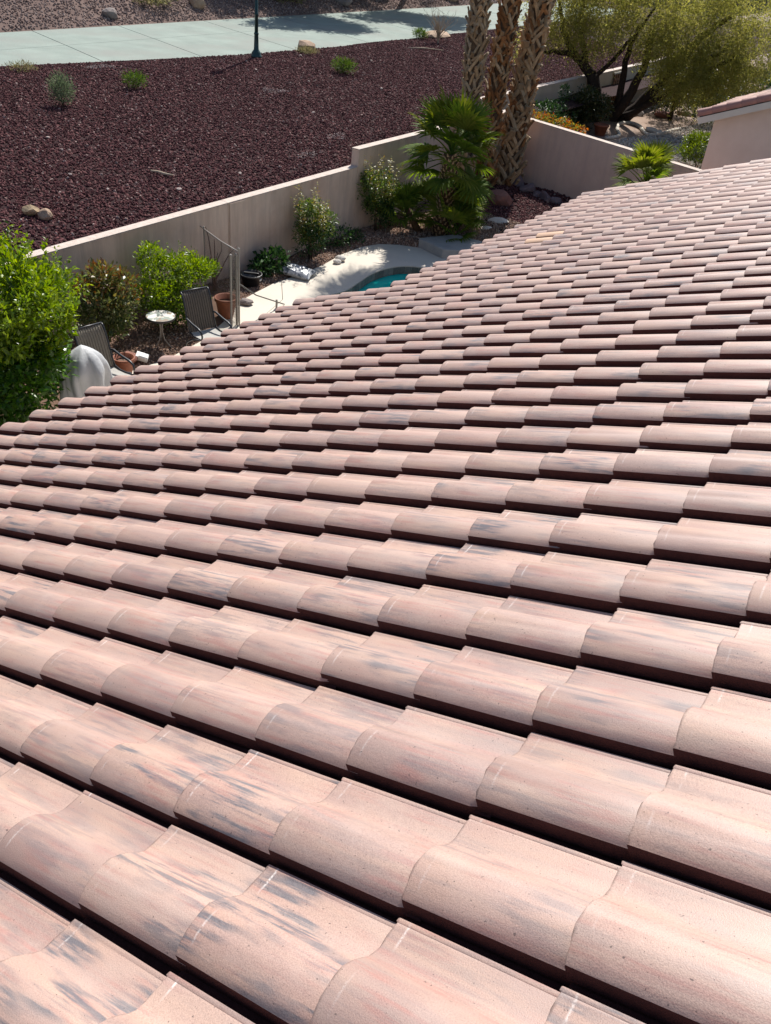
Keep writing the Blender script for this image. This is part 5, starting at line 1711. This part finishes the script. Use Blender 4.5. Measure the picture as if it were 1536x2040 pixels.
for k in range(17):
    p = rz_e + ux * (k * E0 - 0.03) + uz * 0.065
    link_mesh('rake_tile', rkm, None, nroof, (p.x, -0.22, p.z), (0, -ALPHA, 0))
for k in range(16):
    for q in range(0, 12):
        p = rz_e + ux * (k * E0 - 0.05) + uz * 0.075
        link_mesh('tile', ntm, None, nroof, (p.x, -0.06 + q * TW, p.z), (0, -ALPHA, 0))

# far white wall end glimpsed at the right edge
mb = MB(); mb.box((0, 0, 0.9), (6.0, 0.2, 1.8))
o = mb.build('far_wall', M['cap'], None, loc=(-6.5, 49.0, 0.55), rot=(0, 0, -0.2)); tag(o, 'pale wall glimpsed far behind the trees at the right edge', 'wall')

# ------------------------------------------------------------------ trees on the hillside whose shade falls on the path
def hill_tree(label, x, y, h, cl, seed):
    z = hill_z(x, y)
    root = empty('hillside_tree', (x, y, z))
    tag(root, label, 'tree', 'trees on the hillside')
    mb = MB(); mb.tube([(0, 0, -0.3), (0.1, 0.1, h * 0.3), (-0.05, 0.2, h * 0.6), (0.1, 0.1, h * 0.9)], [0.16, 0.13, 0.10, 0.04], 8); mb.build('trunk', M['bark_dark'], root, True)
    for k in range(7):
        a = k * 0.9 + seed; s = 1.2 + 0.9 * RNG.random()
        mb = MB(); mb.tube([(0, 0.1, h * 0.45), (math.cos(a) * s * 0.5, math.sin(a) * s * 0.5, h * 0.66), (math.cos(a) * s, math.sin(a) * s, h * (0.72 + 0.2 * RNG.random()))], [0.07, 0.05, 0.02], 6); mb.build('limb', M['bark_dark'], root, True)
    sprays(cl, 12, 0.19, 0.07, root, 'crown', 'leaf_mesquite')


for k, (x, y, r_, h_, mt, lb) in enumerate(((-28.9, 27.6, 0.9, 0.6, 'leaf_dry', 'low straw coloured shrub at the foot of the hillside, left of the boulders'), (-29.4, 33.8, 0.8, 0.7, 'leaf_dark2', 'dark low shrub right of the violet boulder on the hillside'), (-28.8, 35.6, 0.9, 0.5, 'leaf_dry', 'dry brown shrub at the path edge behind the lamp post'), (-29.0, 41.2, 1.0, 0.8, 'leaf_dark2', 'dark hillside shrub above the shaded part of the path'), (-28.7, 47.6, 1.0, 0.8, 'leaf_dark2', 'dark hillside shrub just left of the palm trunks'), (-29.9, 29.0, 0.7, 0.6, 'leaf_dark2', 'dark shrub behind the brown hillside boulder'))):
    z_ = hill_z(x, y)
    shrub('hillside_shrub', lb, (x, y, z_ - 0.05), [('foliage', mt, clump_leaves(rc((0, 0, h_ * 0.5), (r_, r_ * 1.2, h_ * 0.55), 900, 10, 160 + k), 0.13, 0.05, 0.4))], 4, h_ * 0.7, r_ * 0.5)
for k, (x, y, sz, mt, lb) in enumerate(((-28.3, 24.6, 0.32, 'rock_grey', 'small grey rock at the foot of the hillside, leftmost along the path'), (-28.5, 29.4, 0.36, 'rock_tan', 'small tan rock below the brown hillside boulder'), (-28.4, 39.4, 0.42, 'rock_grey', 'grey rock by the shaded path edge on the hillside'), (-28.6, 50.2, 0.7, 'rock_tan', 'tan boulder on the hillside showing left of the palm trunks'))):
    put_rock('hillside_rock', lb, (x, y, hill_z(x, y) + sz * 0.25), (sz, sz * 1.2, sz * 0.7), mt, 170 + k, k * 1.1)

hill_tree('feathery tree on the hillside above the shaded path, nearer one', -28.9, 38.6, 6.5, [(1.6, 0, 5.2, 1.5, 1.8, 0.8, 700), (3.0, -0.8, 4.6, 1.2, 1.4, 0.7, 420), (0.0, 0.8, 5.4, 1.4, 1.6, 0.8, 500), (1.3, -2.4, 4.9, 1.2, 1.4, 0.7, 420)], 1)
hill_tree('feathery tree on the hillside above the shaded path, farther one', -28.6, 45.5, 6.5, [(2.0, 0, 5.2, 1.6, 1.8, 0.8, 700), (3.8, -1.2, 4.9, 1.3, 1.6, 0.7, 520), (0.4, 0.6, 5.4, 1.4, 1.6, 0.8, 440), (3.0, 1.9, 4.9, 1.3, 1.5, 0.7, 440), (1.0, -2.6, 5.0, 1.2, 1.2, 0.7, 300)], 2)
hill_tree('feathery tree high on the hillside behind the violet boulder', -31.8, 36.0, 5.5, [(0, 0, 4.2, 1.9, 2.2, 0.9, 900), (-0.6, -2.4, 4.0, 1.6, 1.7, 0.8, 600), (0, 2.4, 4.2, 1.6, 1.8, 0.8, 600)], 3)
hill_tree('feathery tree high on the hillside, farthest right behind the palms', -31.6, 43.0, 5.5, [(0, 0, 4.2, 1.9, 2.2, 0.9, 900), (0.4, -2.4, 4.0, 1.6, 1.7, 0.8, 600), (0, 2.4, 4.2, 1.6, 1.8, 0.8, 600)], 4)
